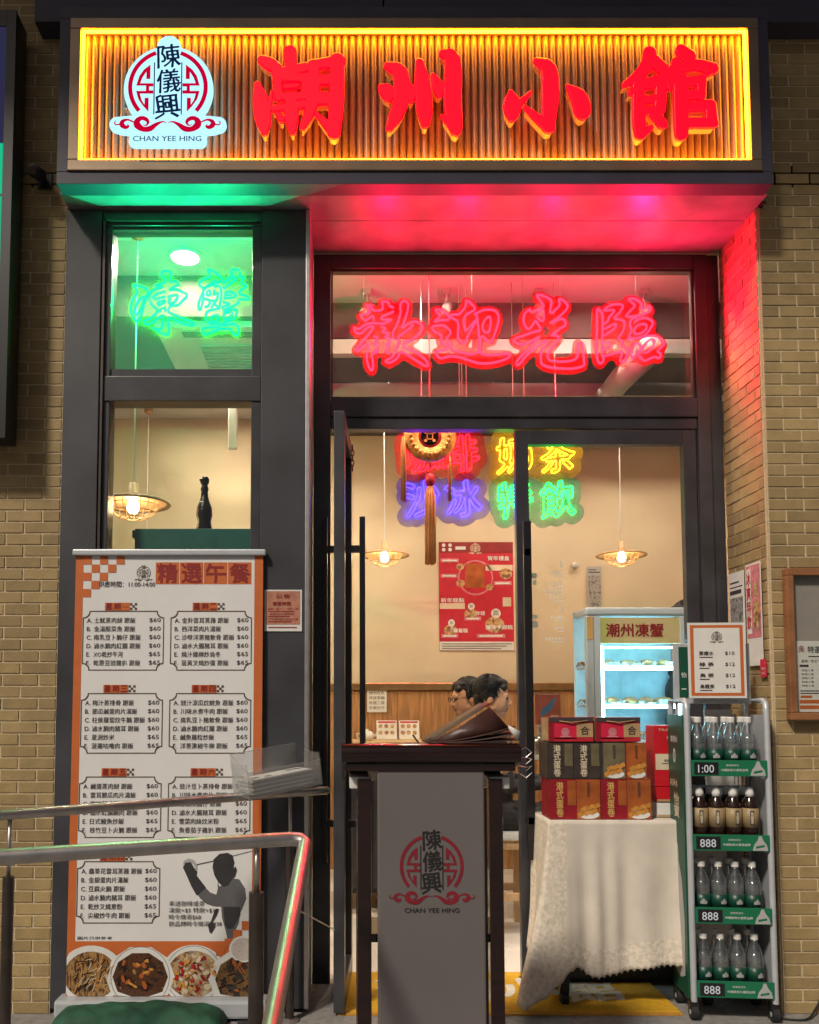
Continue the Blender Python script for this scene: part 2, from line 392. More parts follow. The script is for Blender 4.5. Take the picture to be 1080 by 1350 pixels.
def loops_mesh(name, loops, extrude=0., bevel=0., res=1):
    """Filled outlines (holes kept) as a mesh in the x-z plane; front at y = -extrude."""
    cu = bpy.data.curves.new(name, 'CURVE'); cu.dimensions = '2D'; cu.fill_mode = 'BOTH'; cu.extrude = extrude; cu.bevel_depth = bevel; cu.bevel_resolution = res
    for lp in loops:
        sp = cu.splines.new('POLY'); sp.points.add(len(lp) - 1)
        sp.points.foreach_set('co', [c for x, y in lp for c in (x, y, 0, 1)]); sp.use_cyclic_u = True
    o = bpy.data.objects.new(name, cu); C.objects.link(o); me = mesh_of(o, name)
    bpy.data.objects.remove(o); bpy.data.curves.remove(cu)
    me.transform(Matrix(((1, 0, 0, 0), (0, 0, -1, 0), (0, 1, 0, 0), (0, 0, 0, 1)))); return me
def loops_obj(name, loops, m, parent, y=0., extrude=0., bevel=0., smooth=False):
    me = loops_mesh(name, loops, extrude, bevel); me.materials.clear(); me.materials.append(M[m])
    o = link(name, me, parent, (0, y, 0))
    if smooth: smooth_angle(o, 50)
    return o
def glyph_field(ch, n=150, nib=(.035, .018), ang=35, shear=.12, thin=.0):
    """Raster of a typeface glyph, stretched by a slanted nib so that it reads as brush writing."""
    v, f = text_geo(ch, 0., 3); lo = v.min(0); hi = v.max(0); u = (v - lo) / (hi - lo).max()
    u[:, 1] += shear * (u[:, 0] - .5); u[:, 0] += .04 * np.sin(u[:, 1] * 5)
    pad = .16; h = (1 + 2 * pad) / n
    X, Y = np.meshgrid(np.arange(n) * h - pad, np.arange(n) * h - pad); K = np.zeros(X.shape, bool)
    for t in f:
        for q in range(1, len(t) - 1):
            a, b, c = u[t[0]], u[t[q]], u[t[q + 1]]
            j0, j1 = [int(z) for z in ((min(a[0], b[0], c[0]) + pad) / h, (max(a[0], b[0], c[0]) + pad) / h + 2)]
            i0, i1 = [int(z) for z in ((min(a[1], b[1], c[1]) + pad) / h, (max(a[1], b[1], c[1]) + pad) / h + 2)]
            xs, ys = X[i0:i1, j0:j1], Y[i0:i1, j0:j1]
            s = [(q2[0] - p[0]) * (ys - p[1]) - (q2[1] - p[1]) * (xs - p[0]) for p, q2 in ((a, b), (b, c), (c, a))]
            K[i0:i1, j0:j1] |= ((s[0] >= 0) & (s[1] >= 0) & (s[2] >= 0)) | ((s[0] <= 0) & (s[1] <= 0) & (s[2] <= 0))
    G = K.copy(); ca, sa = math.cos(R(ang)), math.sin(R(ang)); r = int(max(nib) / h) + 1
    for di in range(-r, r + 1):
        for dj in range(-r, r + 1):
            x, y = dj * h, di * h; a = x * ca + y * sa; b = -x * sa + y * ca
            if (a / nib[0]) ** 2 + (b / max(nib[1], 1e-6)) ** 2 <= 1: G |= np.roll(np.roll(K, di, 0), dj, 1)
    F = G.astype(float)
    for _ in range(2):
        F = (F + np.roll(F, 1, 0) + np.roll(F, -1, 0) + np.roll(F, 1, 1) + np.roll(F, -1, 1)) / 5
    return .5 - F, -pad, -pad, h, (hi - lo) / (hi - lo).max()
def glyph_loops(ch, x0, z0, w, hgt, **k):
    F, a, b, h, ext = glyph_field(ch, **k)
    return [[(x0 + p[0] / ext[0] * w, z0 + p[1] / ext[1] * hgt) for p in smooth_loop(l, 1)] for l in trace(F, a, b, h)]

# ------------------------------------------------------------------ ground, steps, floors
mb = MB().box(-4, 4.5, -1.35, .36, -.6, 0); structure(mb.build('terrace_paving', 'paving'))
mb = MB()
for k in range(1, 3): mb.box(-4, 4.5, -1.35 - .3 * k, -1.35 - .3 * (k - 1), -.6, -.15 * k)
structure(mb.build('steps', 'paving'))
structure(MB().add([(-60, -80, -.45), (60, -80, -.45), (60, 1, -.45), (-60, 1, -.45)], [(0, 1, 2, 3)]).build('pavement', 'pavement'))
fl = structure(MB().box(-2.6, 3.4, .36, 3.0, -.2, -.006).build('interior_floor', 'grout'))
tm = MB().box(-.298, .298, -.298, .298, -.02, .0, bev=.002).mesh('floor_tile', 'tile_floor')
for i in range(9):
    for j in range(5): link('floor_tile', tm, fl, (-2.0 + .6 * i, .66 + .6 * j, 0)) if .66 + .6 * j < 3.1 else None

# ------------------------------------------------------------------ shell of the dining room
structure(MB().box(-2.6, 3.4, 2.97, 3.1, 0, 3.6).build('wall_back', 'cream_wall'))
structure(MB().box(-2.7, -2.6, .42, 3.1, 0, 3.6).build('wall_left', 'cream_wall'))
structure(MB().box(3.3, 3.4, .42, 3.1, 0, 3.6).build('wall_right', 'cream_wall'))
ce = structure(MB().box(-2.7, 3.4, .0, 3.1, 3.5, 3.6).build('ceiling', 'ceiling_white'))
MB().box(-.2, 3.3, 1.05, 1.7, 3.30, 3.50).build('bulkhead', 'ceiling_dark', ce)
MB().box(-.2, 3.3, 2.2, 2.96, 3.36, 3.50).build('bulkhead', 'ceiling_dark', ce)
MB().box(-2.6, -.3, .75, 1.9, 3.28, 3.50).build('bulkhead', 'ceiling_dark', ce)
MB().box(-.15, 3.3, 1.72, 1.80, 3.22, 3.30).build('beam', 'duct', ce)
MB().box(-.15, 3.3, .98, 1.04, 3.18, 3.26).build('beam', 'duct', ce)
w = MB()
wains = thing('wainscot', 'orange-brown timber wainscot with copper cap rail along the cream back wall', 'wainscot', (0, 2.968, 0))
for i in range(30):
    x = -2.6 + i * .2; MB().box(x + .001, x + .199, -.022, 0, 0, 1.355, bev=.002).build('plank', 'wood', wains)
MB().box(-2.6, 3.3, -.04, -.001, 1.357, 1.415, bev=.006).build('cap_rail', 'brass', wains)

# ------------------------------------------------------------------ brick walls
PW, PH = .152, .0495
def brick_mesh(L):
    return MB().box(-L / 2, L / 2, -.0035, .02, -.0212, .0212, bev=.0012).mesh('brick', 'brick')
BM = {}
def lay(wall, length, rows, z0=0.):
    for r in range(rows):
        x = -(PW / 2 if r % 2 else 0); z = z0 + (r + .5) * PH
        while x < length - .012:
            a = max(x, 0); b = min(x + PW, length); L = round(b - a - .008, 3)
            if L > .012:
                if L not in BM: BM[L] = brick_mesh(L)
                o = link('brick', BM[L], wall, ((a + b) / 2, random.uniform(-.0008, .0008), z))
            x += PW
def brick_wall(label, loc, rz, length, rows, thick=.2):
    t = thing('brick_wall', label, 'wall', loc, rz)
    MB().box(0, length, 0, thick, 0, rows * PH).build('mortar_bed', 'mortar', t)
    lay(t, length, rows); return t
# left wall is laid from its corner outwards so the cut bricks sit at the window panel
brick_wall('tan brick wall beside the dark window panel, under the tall lightbox', (-1.205 - .456, 0, 0), 0, .456, 86)
brick_wall('tan brick wall carrying the wooden notice board beside the doorway', (1.792, 0, 0), 0, .38, 86)
brick_wall('brick reveal of the doorway lit red, with two posters taped on it', (1.785, .36, 0), R(-90), .353, 69, .006)
m, n, l = nodes_of('brick_far'); b = n['Principled BSDF']; b.inputs['Roughness'].default_value = .8
bt = n.new('ShaderNodeTexBrick'); tc = n.new('ShaderNodeTexCoord'); mp = n.new('ShaderNodeMapping'); mp.inputs['Rotation'].default_value = (R(90), 0, 0)
bt.inputs['Color1'].default_value = (.36, .265, .135, 1); bt.inputs['Color2'].default_value = (.31, .225, .115, 1); bt.inputs['Mortar'].default_value = (.5, .4, .235, 1)
bt.inputs['Scale'].default_value = 1; bt.inputs['Brick Width'].default_value = PW; bt.inputs['Row Height'].default_value = PH; bt.inputs['Mortar Size'].default_value = .004
l.new(tc.outputs['Object'], mp.inputs[0]); l.new(mp.outputs[0], bt.inputs['Vector']); l.new(bt.outputs[0], b.inputs['Base Color']); M['brick_far'] = m
structure(MB().box(-6, -1.662, -.004, .2, -.45, 6).box(2.173, 7, -.004, .2, -.45, 6).box(-1.66, 2.172, .02, .2, 4.26, 6).box(-1.2, 1.79, .1, .2, 3.6, 4.26).build('wall_building', 'brick_far'))

# ------------------------------------------------------------------ soffit and fascia
so = thing('soffit', 'glossy boarded soffit under the shop sign, lit green and red', 'soffit', (0, 0, 0))
for y0, y1 in ((-.178, -.107), (-.104, .09), (.093, .36)):
    x1 = 1.765 if y1 < 0 else 1.783
    MB().box(-1.185 if y1 < 0 else -.36, x1, y0, y1, 3.405, 3.43, bev=.002).build('board', 'soffit', so)
MB().box(-1.20, -.36, -.104, .02, 3.4055, 3.43).build('board', 'soffit', so)
fa = thing('fascia', 'dark metal fascia panels above the shop sign', 'fascia', (0, 0, 4.175))
MB().box(-1.33, .163, -.10, .02, 0, .5, bev=.004).build('panel', 'sign_box', fa)
MB().box(.169, 3.4, -.10, .02, 0, .5, bev=.004).build('panel', 'sign_box', fa)

# unseen slab added above: its edge keeps the street light off the upper wall
cn = thing('shade_canopy', 'unseen slab added high above the shop sign to shade the upper wall', 'shade_canopy', (0, 0, 6.42))
MB().box(-14, 14, -2.35, -.02, 0, .35, bev=.01).build('slab', 'paving', cn)
MB().box(-14, 14, -2.45, -2.352, -.08, .45, bev=.01).build('edge_beam', 'paving', cn)

# ------------------------------------------------------------------ left window bay
bay = thing('window_bay', 'dark metal window bay with two stacked panes left of the doorway', 'window', (0, 0, 0))
MB().box(-1.205, -1.053, 0, .10, .02, 3.40, bev=.003).build('side_panel', 'dark_panel', bay)
MB().box(-1.215, -1.2055, .012, .1, .0, 3.40).build('shadow_gap', 'black_metal', bay)
MB().box(-.360, -.166, .0, .36, .02, 3.40, bev=.003).build('pier', 'dark_panel', bay)
MB().box(-.169, -.150, -.004, .10, .02, 3.40, bev=.003).build('corner_trim', 'steel', bay)
MB().box(-.1655, -.150, .10, .36, .02, 3.40).build('reveal', 'soffit', bay)
MB().box(-1.0525, -.3605, .01, .10, 3.335, 3.40, bev=.003).build('head_rail', 'dark_frame', bay)
MB().box(-1.0525, -.3605, .006, .10, 2.555, 2.665, bev=.004).build('middle_rail', 'dark_frame', bay)
MB().box(-1.0525, -1.010, .012, .10, .92, 3.334, bev=.003).build('stile', 'dark_frame', bay)
MB().box(-.402, -.3605, .012, .10, .92, 3.334, bev=.003).build('stile', 'dark_frame', bay)
MB().box(-1.046, -1.036, -.004, .012, 1.9, 3.36).box(-1.046, -.37, -.004, .012, 3.350, 3.36).build('bead', 'steel_dark', bay)
MB().box(-1.0525, -.3605, .005, .10, .02, .90, bev=.003).build('apron_panel', 'dark_panel', bay)
for z0, z1 in ((2.665, 2.700), (3.322, 3.335)):
    MB().box(-1.010, -.402, .02, .08, z0, z1).build('glazing_bead', 'dark_frame', bay)
MB().box(-1.010, -.402, .05, .056, 2.700, 3.322).build('pane', 'pane', bay)
MB().box(-1.010, -.402, .05, .056, .90, 2.555).build('pane', 'pane', bay)

# ------------------------------------------------------------------ doorway frame, transom and leaves
df = thing('door_frame', 'dark metal doorway frame with a wide transom pane holding red neon', 'doorway', (0, .36, 0))
MB().box(-.149, -.068, 0, .07, 0, 3.40, bev=.003).build('jamb', 'dark_frame', df)
MB().box(1.663, 1.723, 0, .07, 0, 3.40, bev=.003).build('jamb', 'dark_frame', df)
MB().box(1.725, 1.783, .012, .07, 0, 3.40, bev=.003).build('jamb', 'dark_frame', df)
MB().box(-.067, 1.662, 0, .07, 3.332, 3.40, bev=.003).build('head', 'dark_frame', df)
MB().box(-.067, 1.662, .0, .07, 2.610, 2.700, bev=.004).build('transom_rail', 'dark_frame', df)
MB().box(-.067, 1.662, .010, .07, 2.555, 2.608, bev=.004).build('door_head', 'dark_frame', df)
MB().box(-.067, 1.662, .03, .036, 2.700, 3.332).build('pane', 'pane', df)
MB().box(-.066, -.058, .014, .03, 2.701, 3.331).box(1.653, 1.661, .014, .03, 2.701, 3.331).box(-.066, 1.661, .014, .03, 3.322, 3.331).box(-.066, 1.661, .014, .03, 2.701, 2.710).build('glazing_bead', 'steel_dark', df)
MB().box(.80, 1.66, -.01, .08, .0005, .012).build('threshold', 'steel_dark', df)

structure(MB().box(-.36, 1.79, .362, .43, 3.401, 3.6).box(-1.2, -.361, .03, .10, 3.401, 3.6).box(-.36, -.28, .1, .361, 3.44, 3.6).build('wall_lintel', 'cream_wall'))

def leaf(label, loc, rz, W, H, handle_x, sides):
    t = thing('glass_door', label, 'door', loc, rz)
    MB().box(0, .062, 0, .045, .012, H, bev=.003).build('stile', 'dark_frame', t)
    MB().box(W - .062, W, 0, .045, .012, H, bev=.003).build('stile', 'dark_frame', t)
    MB().box(.063, W - .063, 0, .045, H - .068, H, bev=.003).build('top_rail', 'dark_frame', t)
    MB().box(.063, W - .063, 0, .045, .012, .11, bev=.003).build('bottom_rail', 'dark_frame', t)
    MB().box(.062, W - .062, .019, .025, .11, H - .068).build('pane', 'pane', t)
    for s in sides:
        y = -.075 if s < 0 else .095
        h = MB().box(handle_x - .018, handle_x + .018, y, y + .025, .56, 2.10, bev=.003).build('handle', 'black_metal', t)
        for z in (.72, 1.94):
            MB().box(handle_x - .012, handle_x + .012, min(y, .045) if s < 0 else .045, 0 if s < 0 else y, z, z + .03).build('bracket', 'black_metal', h)
    return t
leaf('closed glass door leaf behind the cloth-covered table', (.803, .375, 0), 0, .853, 2.55, .035, (-1,))
leaf('open glass door leaf standing edge-on beside the window bay', (-.010, .50, 0), R(-94), .53, 2.50, .27, (-1, 1))

# ------------------------------------------------------------------ shop sign
LX0, LX1, LZ0, LZ1 = -1.128, 1.725, 3.500, 4.108
sg = thing('shop_sign', 'long illuminated sign box with red raised characters on amber-lit flutes', 'sign', (0, 0, 0))
MB().box(-1.19, 1.765, -.10, .02, 3.431, 4.17).build('back_box', 'sign_box', sg)
for a in ((-1.19, 1.765, 3.40, 3.452), (-1.19, 1.765, 4.118, 4.172), (-1.19, -1.146, 3.453, 4.117), (1.722, 1.765, 3.453, 4.117)):
    MB().box(a[0], a[1], -.182, -.1005, a[2], a[3], bev=.002).build('casing', 'sign_box', sg)
for a in ((-1.144, 1.720, 3.454, 3.500), (-1.144, 1.720, 4.070, 4.116), (-1.144, -1.100, 3.501, 4.069), (1.676, 1.720, 3.501, 4.069)):
    MB().box(a[0], a[1], -.190, -.1007, a[2], a[3], bev=.003).build('frame', 'sign_frame', sg)
n_sl = 92; sw = (1.675 + 1.099) / n_sl
fl_m = MB().add([p for z in (3.501, 4.069) for p in [(-sw / 2, .008, z), (-sw * .36, -.004, z), (-sw * .18, -.009, z), (0, -.011, z), (sw * .18, -.009, z), (sw * .36, -.004, z), (sw / 2, .008, z)]],
               [(i, i + 1, i + 8, i + 7) for i in range(6)]).mesh('slat', 'flute', True)
for i in range(n_sl): link('slat', fl_m, sg, (-1.099 + sw * (i + .5), -.140, 0))
for a in ((-1.097, 1.673, 3.502, 3.508), (-1.097, 1.673, 4.062, 4.068), (-1.097, -1.088, 3.509, 4.061), (1.664, 1.673, 3.509, 4.061)):
    MB().box(a[0], a[1], -.182, -.170, a[2], a[3]).build('led_strip', 'amber_led', sg)

# brush strokes of the four big characters, in hundredths of a character: x right, y down, width
def px(strokes, ox, oy, k): return [[((p[0] - ox) / k, (oy - p[1]) / k, (p[2] / k if len(p) > 2 else 0)) for p in s] for s in strokes]
CHAO = [[(55, 108, 34), (90, 125, 52), (128, 148, 40)], [(33, 222, 16), (48, 290, 58), (62, 380, 70), (70, 450, 26)], [(75, 395, 34), (95, 310, 16), (104, 258, 6)],
        [(188, 72, 56), (195, 150, 50)], [(120, 168, 30), (190, 160, 40), (262, 142, 36)], [(128, 195, 38), (133, 285, 32)], [(130, 190, 30), (265, 192, 34)], [(266, 190, 36), (258, 275, 30)],
        [(135, 282, 28), (262, 280, 30)], [(165, 236, 16), (222, 230, 16)], [(112, 340, 22), (255, 318, 32)], [(195, 285, 46), (198, 380, 56), (202, 450, 20)], [(128, 362, 14), (150, 388, 26)],
        [(302, 132, 46), (302, 260, 50), (285, 350, 44), (248, 428, 18)], [(292, 132, 36), (428, 112, 46)], [(412, 108, 58), (410, 300, 60), (398, 452, 52)], [(398, 452, 44), (318, 368, 12)],
        [(305, 206, 40), (382, 200, 38)], [(305, 292, 52), (382, 290, 50)]]
ZHOU = [[(625, 240, 28), (652, 262, 62), (660, 290, 24)], [(652, 135, 26), (712, 168, 62), (718, 290, 62), (692, 370, 56), (660, 430, 26)], [(748, 215, 12), (765, 262, 42), (764, 300, 18)],
        [(805, 120, 30), (816, 200, 58), (826, 330, 68), (830, 410, 34)], [(868, 180, 12), (895, 240, 50), (898, 268, 26)], [(912, 78, 24), (962, 108, 66), (960, 300, 74), (972, 420, 58), (978, 458, 16)], [(965, 420, 46), (908, 372, 6)]]
XIAO = [[(208, 112, 20), (268, 155, 66), (270, 300, 70), (262, 425, 44)], [(262, 425, 52), (205, 380, 30), (150, 332, 8)], [(85, 262, 16), (90, 325, 76), (90, 380, 34)], [(95, 335, 42), (140, 300, 22), (178, 262, 6)],
        [(352, 230, 6), (405, 282, 66), (422, 340, 72), (422, 368, 40)]]
GUAN = [[(748, 76, 56), (735, 130, 54), (685, 188, 40), (625, 224, 18)], [(752, 95, 48), (810, 150, 46), (842, 195, 46), (840, 242, 14)], [(655, 262, 22), (700, 238, 26)], [(690, 235, 46), (690, 390, 54), (694, 460, 44)], [(690, 228, 42), (804, 205, 44)],
        [(802, 205, 46), (790, 340, 44)], [(690, 298, 26), (790, 290, 26)], [(690, 356, 28), (785, 348, 30)], [(700, 455, 44), (748, 428, 14)], [(752, 350, 36), (800, 412, 40)],
        [(898, 62, 46), (932, 92, 64)], [(870, 118, 30), (862, 160, 40)], [(862, 152, 40), (960, 130, 44), (1046, 148, 48)], [(1046, 148, 40), (1012, 182, 12)], [(888, 190, 54), (890, 430, 60), (884, 470, 34)],
        [(892, 214, 34), (990, 205, 36)], [(992, 206, 38), (988, 282, 30)], [(892, 278, 34), (990, 270, 34)], [(902, 334, 30), (1030, 322, 44)], [(1032, 322, 42), (1034, 400, 48)], [(900, 408, 40), (1040, 406, 42)]]
LB, LTOP, LKX, LKZ = (-.3875, .6045), 3.991, .000861, .000902    # left edges, top and metres per drawing unit
for ch, st, ox in (('chao', CHAO, 335 - 330), ('zhou', ZHOU, 0), ('xiao', XIAO, 0), ('guan', GUAN, 0)):
    base = LB[0] if ch in ('chao', 'zhou') else LB[1]
    P = [[(p[0] * LKX, -p[1] * LKZ, p[2] * (LKX + LKZ) / 2) for p in s] for s in curve_in(st)]; F, x0, y0 = field(P, .05, .003)
    lp = [[(base + p[0], LTOP + p[1]) for p in smooth_loop(q, 1)] for q in trace(F, x0, y0, .003)]
    ob = loops_obj('character', lp, 'letter_red', sg, -.232, .004, .004)
    lq = [[(base + p[0], LTOP + p[1]) for p in smooth_loop(q, 1)] for q in trace(F + .004, x0, y0, .003)]
    loops_obj('return', lq, 'cream_print', ob, .026, .018)

# ------------------------------------------------------------------ the round emblem, shared by sign, lectern and prints
FRET = [(397, 275), (340, 320), (300, 380), (275, 467), (360, 467), (360, 515), (275, 515), (295, 590), (340, 655), (385, 705), (385, 578), (350, 578), (350, 640), (325, 600), (308, 540),
        (425, 540), (425, 510), (388, 510), (388, 475), (425, 475), (425, 445), (310, 445), (330, 390), (362, 340), (362, 407), (397, 407)]
CLOUD = [[(545, 802, 6), (505, 795, 14), (450, 822, 34), (400, 858, 50), (340, 862, 46), (292, 828, 62), (288, 790, 50), (322, 762, 38), (364, 772, 36), (384, 800, 24), (366, 828, 12), (338, 822, 6)],
         [(252, 795, 14), (205, 776, 18), (162, 792, 34), (158, 825, 44), (190, 846, 34), (214, 836, 18), (204, 818, 6)], [(138, 818, 12), (104, 822, 12), (92, 802, 10), (106, 786, 6)]]
EM = {}
def emblem_geo():
    if EM: return EM
    mir = lambda s: [[(1102 - p[0],) + tuple(p[1:]) for p in q] for q in s]
    P = px(curve_in(CLOUD) + mir(curve_in(CLOUD)), 551, 480, 1); F, x0, y0 = field(P, 50, 4)
    clouds = [smooth_loop(q, 1, 1) for q in trace(F, x0, y0, 4)]
    def arc(s):
        o = []
        for r in (347, 310):
            a = [math.radians(d) for d in np.linspace(109, 221, 26)]
            pts = [(r * math.cos(t) * s, r * math.sin(t)) for t in a]; o += pts if r == 347 else pts[::-1]
        return o
    fr = [(x - 551, 480 - y) for x, y in FRET]
    EM['red'] = clouds + [arc(1), arc(-1), fr, [(-x, z) for x, z in fr]]
    ink = [[(sx * 119 - 5, 225), (sx * 119 + 5, 225), (sx * 119 + 5, -250), (sx * 119 - 5, -250)] for sx in (-1, 1)]
    EM['ink_lines'] = ink
    g = []
    for ch, x0, x1, y0, y1 in (('陳', 462, 655, 90, 302), ('儀', 450, 655, 318, 530), ('興', 440, 652, 545, 765)):
        g += glyph_loops(ch, x0 - 551, 480 - y1, x1 - x0, y1 - y0, nib=(.030, .010), ang=30, shear=.10)
    EM['ink'] = g
    B = [[(0, 0, 770), (1, 0, 770)], [(0, 330, 240), (0, 380, 200)], [(-20, 405, 110), (20, 405, 110)], [(-440, -325, 130), (-390, -330, 150), (-260, -330, 170), (0, -330, 260), (260, -330, 170), (390, -330, 150), (440, -325, 130)],
         [(-285, -475, 100), (285, -475, 100)], [(-280, -420, 110), (280, -420, 110)]]
    F, x0, y0 = field(B, 400, 6); EM['back'] = [smooth_loop(q, 2) for q in trace(F, x0, y0, 6)]
    return EM
def emblem(parent, cx, cz, k, y, red, ink, back=None, word=True):
    e = emblem_geo(); sc = lambda L: [[(cx + x * k, cz + z * k) for x, z in q] for q in L]
    top = parent
    if back: top = loops_obj('emblem_board', sc(e['back']), back, parent, y + .008, .006, .002); y0 = -.016
    else: y0 = y
    loops_obj('emblem_print', sc(e['red']), red, top, y0)
    loops_obj('emblem_lettering', sc(e['ink'] + e['ink_lines']), ink, top, y0 - .0006)
    if word:
        mb = MB(); type_into(mb, 'CHAN YEE HING', cx, cz - 492 * k, 48 * k, 592 * k, 0, 0, .015, 'c'); mb.build('emblem_wording', ink, top, loc=(0, y0 - .0006, 0))
    return top
emblem(sg, -.724, 3.778, .00047, -.226, 'logo_red_lit', 'logo_ink_lit', 'logo_white')
for x in (-.90, -.57): MB().tube([(x, -.215, 3.70), (x, -.100, 3.70)], .006).build('standoff', 'steel', sg)
for x, z in ((-.30, 3.70), (-.05, 3.72), (.24, 3.75), (.42, 3.75), (.75, 3.78), (.92, 3.80), (1.25, 3.74), (1.48, 3.78)):
    MB().tube([(x, -.206, z), (x, -.100, z)], .005).build('standoff', 'steel', sg)

# ------------------------------------------------------------------ neon
def spline(pts, closed=False, sub=4):
    P = [Vector(p) for p in pts]; n = len(P); out = []
    for i in range(n if closed else n - 1):
        a, b, c, d = (P[(i - 1) % n], P[i], P[(i + 1) % n], P[(i + 2) % n]) if closed else (P[max(i - 1, 0)], P[i], P[i + 1], P[min(i + 2, n - 1)])
        for k in range(sub):
            t = k / sub; out.append(.5 * (2 * b + (c - a) * t + (2 * a - 5 * b + 4 * c - d) * t * t + (3 * b - a - 3 * c + d) * t ** 3))
    if not closed: out.append(P[-1])
    return out
HUAN = [[(300, 135), (270, 120), (262, 98), (222, 92), (228, 140), (195, 155), (160, 150), (150, 125), (122, 118), (135, 150), (140, 170), (80, 185), (105, 220), (125, 215), (160, 190), (168, 222)],
        [(300, 160), (245, 185), (222, 195), (225, 215), (285, 215), (230, 243), (180, 240), (120, 245), (65, 280), (35, 268), (45, 300), (80, 310), (125, 270), (165, 265), (130, 320), (75, 385), (50, 420), (65, 430), (120, 380), (130, 400), (120, 470), (130, 530), (150, 562), (160, 545), (160, 500), (155, 455), (195, 435)],
        [(165, 330), (197, 345), (165, 385), (197, 392), (185, 420), (160, 428)], [(215, 265), (245, 275), (225, 300), (270, 310), (240, 335), (275, 345), (270, 372), (245, 385), (270, 402), (245, 430), (275, 450)],
        [(302, 355), (292, 310), (320, 250), (345, 170), (345, 110), (370, 88), (395, 105), (390, 160), (365, 240), (350, 270), (395, 245), (440, 228), (485, 250), (490, 280), (450, 330), (400, 365), (375, 368), (365, 400), (430, 430), (500, 480), (525, 520), (505, 530), (440, 490), (350, 435), (320, 480), (270, 510), (245, 495), (290, 470), (325, 400), (330, 340), (350, 320), (400, 280), (428, 252)]]
YING = [[(578, 150), (610, 150), (665, 190), (665, 215), (610, 220), (570, 230), (605, 195), (600, 180), (578, 150)],
        [(560, 262), (555, 278), (575, 300), (600, 310), (615, 330), (615, 365), (660, 400), (645, 420), (585, 435), (585, 455), (610, 480), (680, 465), (760, 480), (850, 510), (920, 515), (1000, 500), (1060, 475), (1068, 455), (1040, 450), (882, 450), (884, 328), (925, 365), (950, 360), (985, 270), (998, 200), (980, 160), (945, 148), (900, 150), (865, 165), (838, 180), (856, 210), (856, 440), (700, 425), (680, 390), (650, 345), (670, 320), (675, 295), (640, 260), (605, 256), (560, 262)],
        [(845, 222), (835, 250), (800, 310), (770, 370), (745, 365), (725, 330), (730, 280), (725, 230), (690, 205), (680, 185), (700, 180), (740, 175), (780, 120), (785, 85), (815, 105), (842, 145), (800, 170), (765, 210), (775, 288), (790, 282), (842, 222)],
        [(935, 195), (905, 220), (890, 270), (905, 300), (930, 300), (940, 270), (945, 220), (935, 195)]]
GUANG = [[(225, 48), (260, 50), (310, 75), (320, 100), (312, 170), (350, 145), (375, 115), (372, 75), (400, 85), (425, 115), (420, 145), (370, 195), (312, 240), (350, 222), (390, 210), (412, 232), (405, 260), (375, 275), (350, 300), (315, 320), (350, 325), (365, 345), (320, 400), (290, 450), (300, 490), (340, 500), (420, 500), (480, 480), (490, 420), (495, 375), (520, 400), (530, 500), (525, 530), (450, 550), (330, 545), (270, 530), (245, 505), (250, 430), (275, 390), (290, 360), (230, 390), (150, 460), (100, 520), (82, 515), (100, 480), (180, 400), (240, 330), (180, 365), (120, 385), (85, 375), (68, 350), (130, 325), (200, 300), (245, 285), (230, 250), (210, 225), (185, 265), (160, 280), (135, 240), (135, 200), (150, 165), (180, 145), (185, 165), (260, 130), (262, 110), (235, 70), (225, 48)],
         [(265, 150), (265, 220), (240, 215), (225, 195), (240, 165), (265, 150)]]
LIN = [[(625, 145), (650, 165), (660, 195), (655, 330), (650, 440), (660, 490), (640, 515), (620, 490), (615, 400), (622, 250), (625, 145)], [(665, 245), (690, 230), (705, 195), (725, 175), (735, 150), (668, 152), (720, 115), (780, 112), (795, 130), (770, 170), (738, 205), (790, 220), (805, 245), (790, 300), (760, 345), (785, 362), (790, 400), (822, 420), (812, 470), (795, 505), (770, 495), (785, 435), (740, 445), (665, 465)],
       [(660, 285), (690, 270), (740, 245), (745, 262), (720, 290), (665, 325)], [(660, 370), (700, 375), (695, 400), (660, 425)], [(835, 75), (880, 75), (920, 110), (925, 145), (970, 125), (982, 150), (950, 170), (890, 190), (830, 195), (820, 185), (840, 160), (870, 130), (870, 110), (835, 75)],
       [(870, 235), (900, 213), (950, 205), (990, 230), (985, 260), (940, 320), (870, 345), (835, 330), (850, 290), (840, 250), (852, 212), (890, 200)], [(885, 260), (930, 245), (950, 257), (940, 290), (890, 315), (865, 300), (885, 260)],
       [(820, 350), (900, 340), (1000, 325), (1050, 360), (1060, 390), (1020, 430), (1040, 450), (1030, 480), (1000, 470), (950, 490), (930, 495), (900, 470), (885, 430), (870, 470), (850, 470), (845, 430), (870, 380), (905, 390), (910, 440), (930, 400), (970, 350), (1000, 362), (990, 400), (950, 440), (930, 440)]]
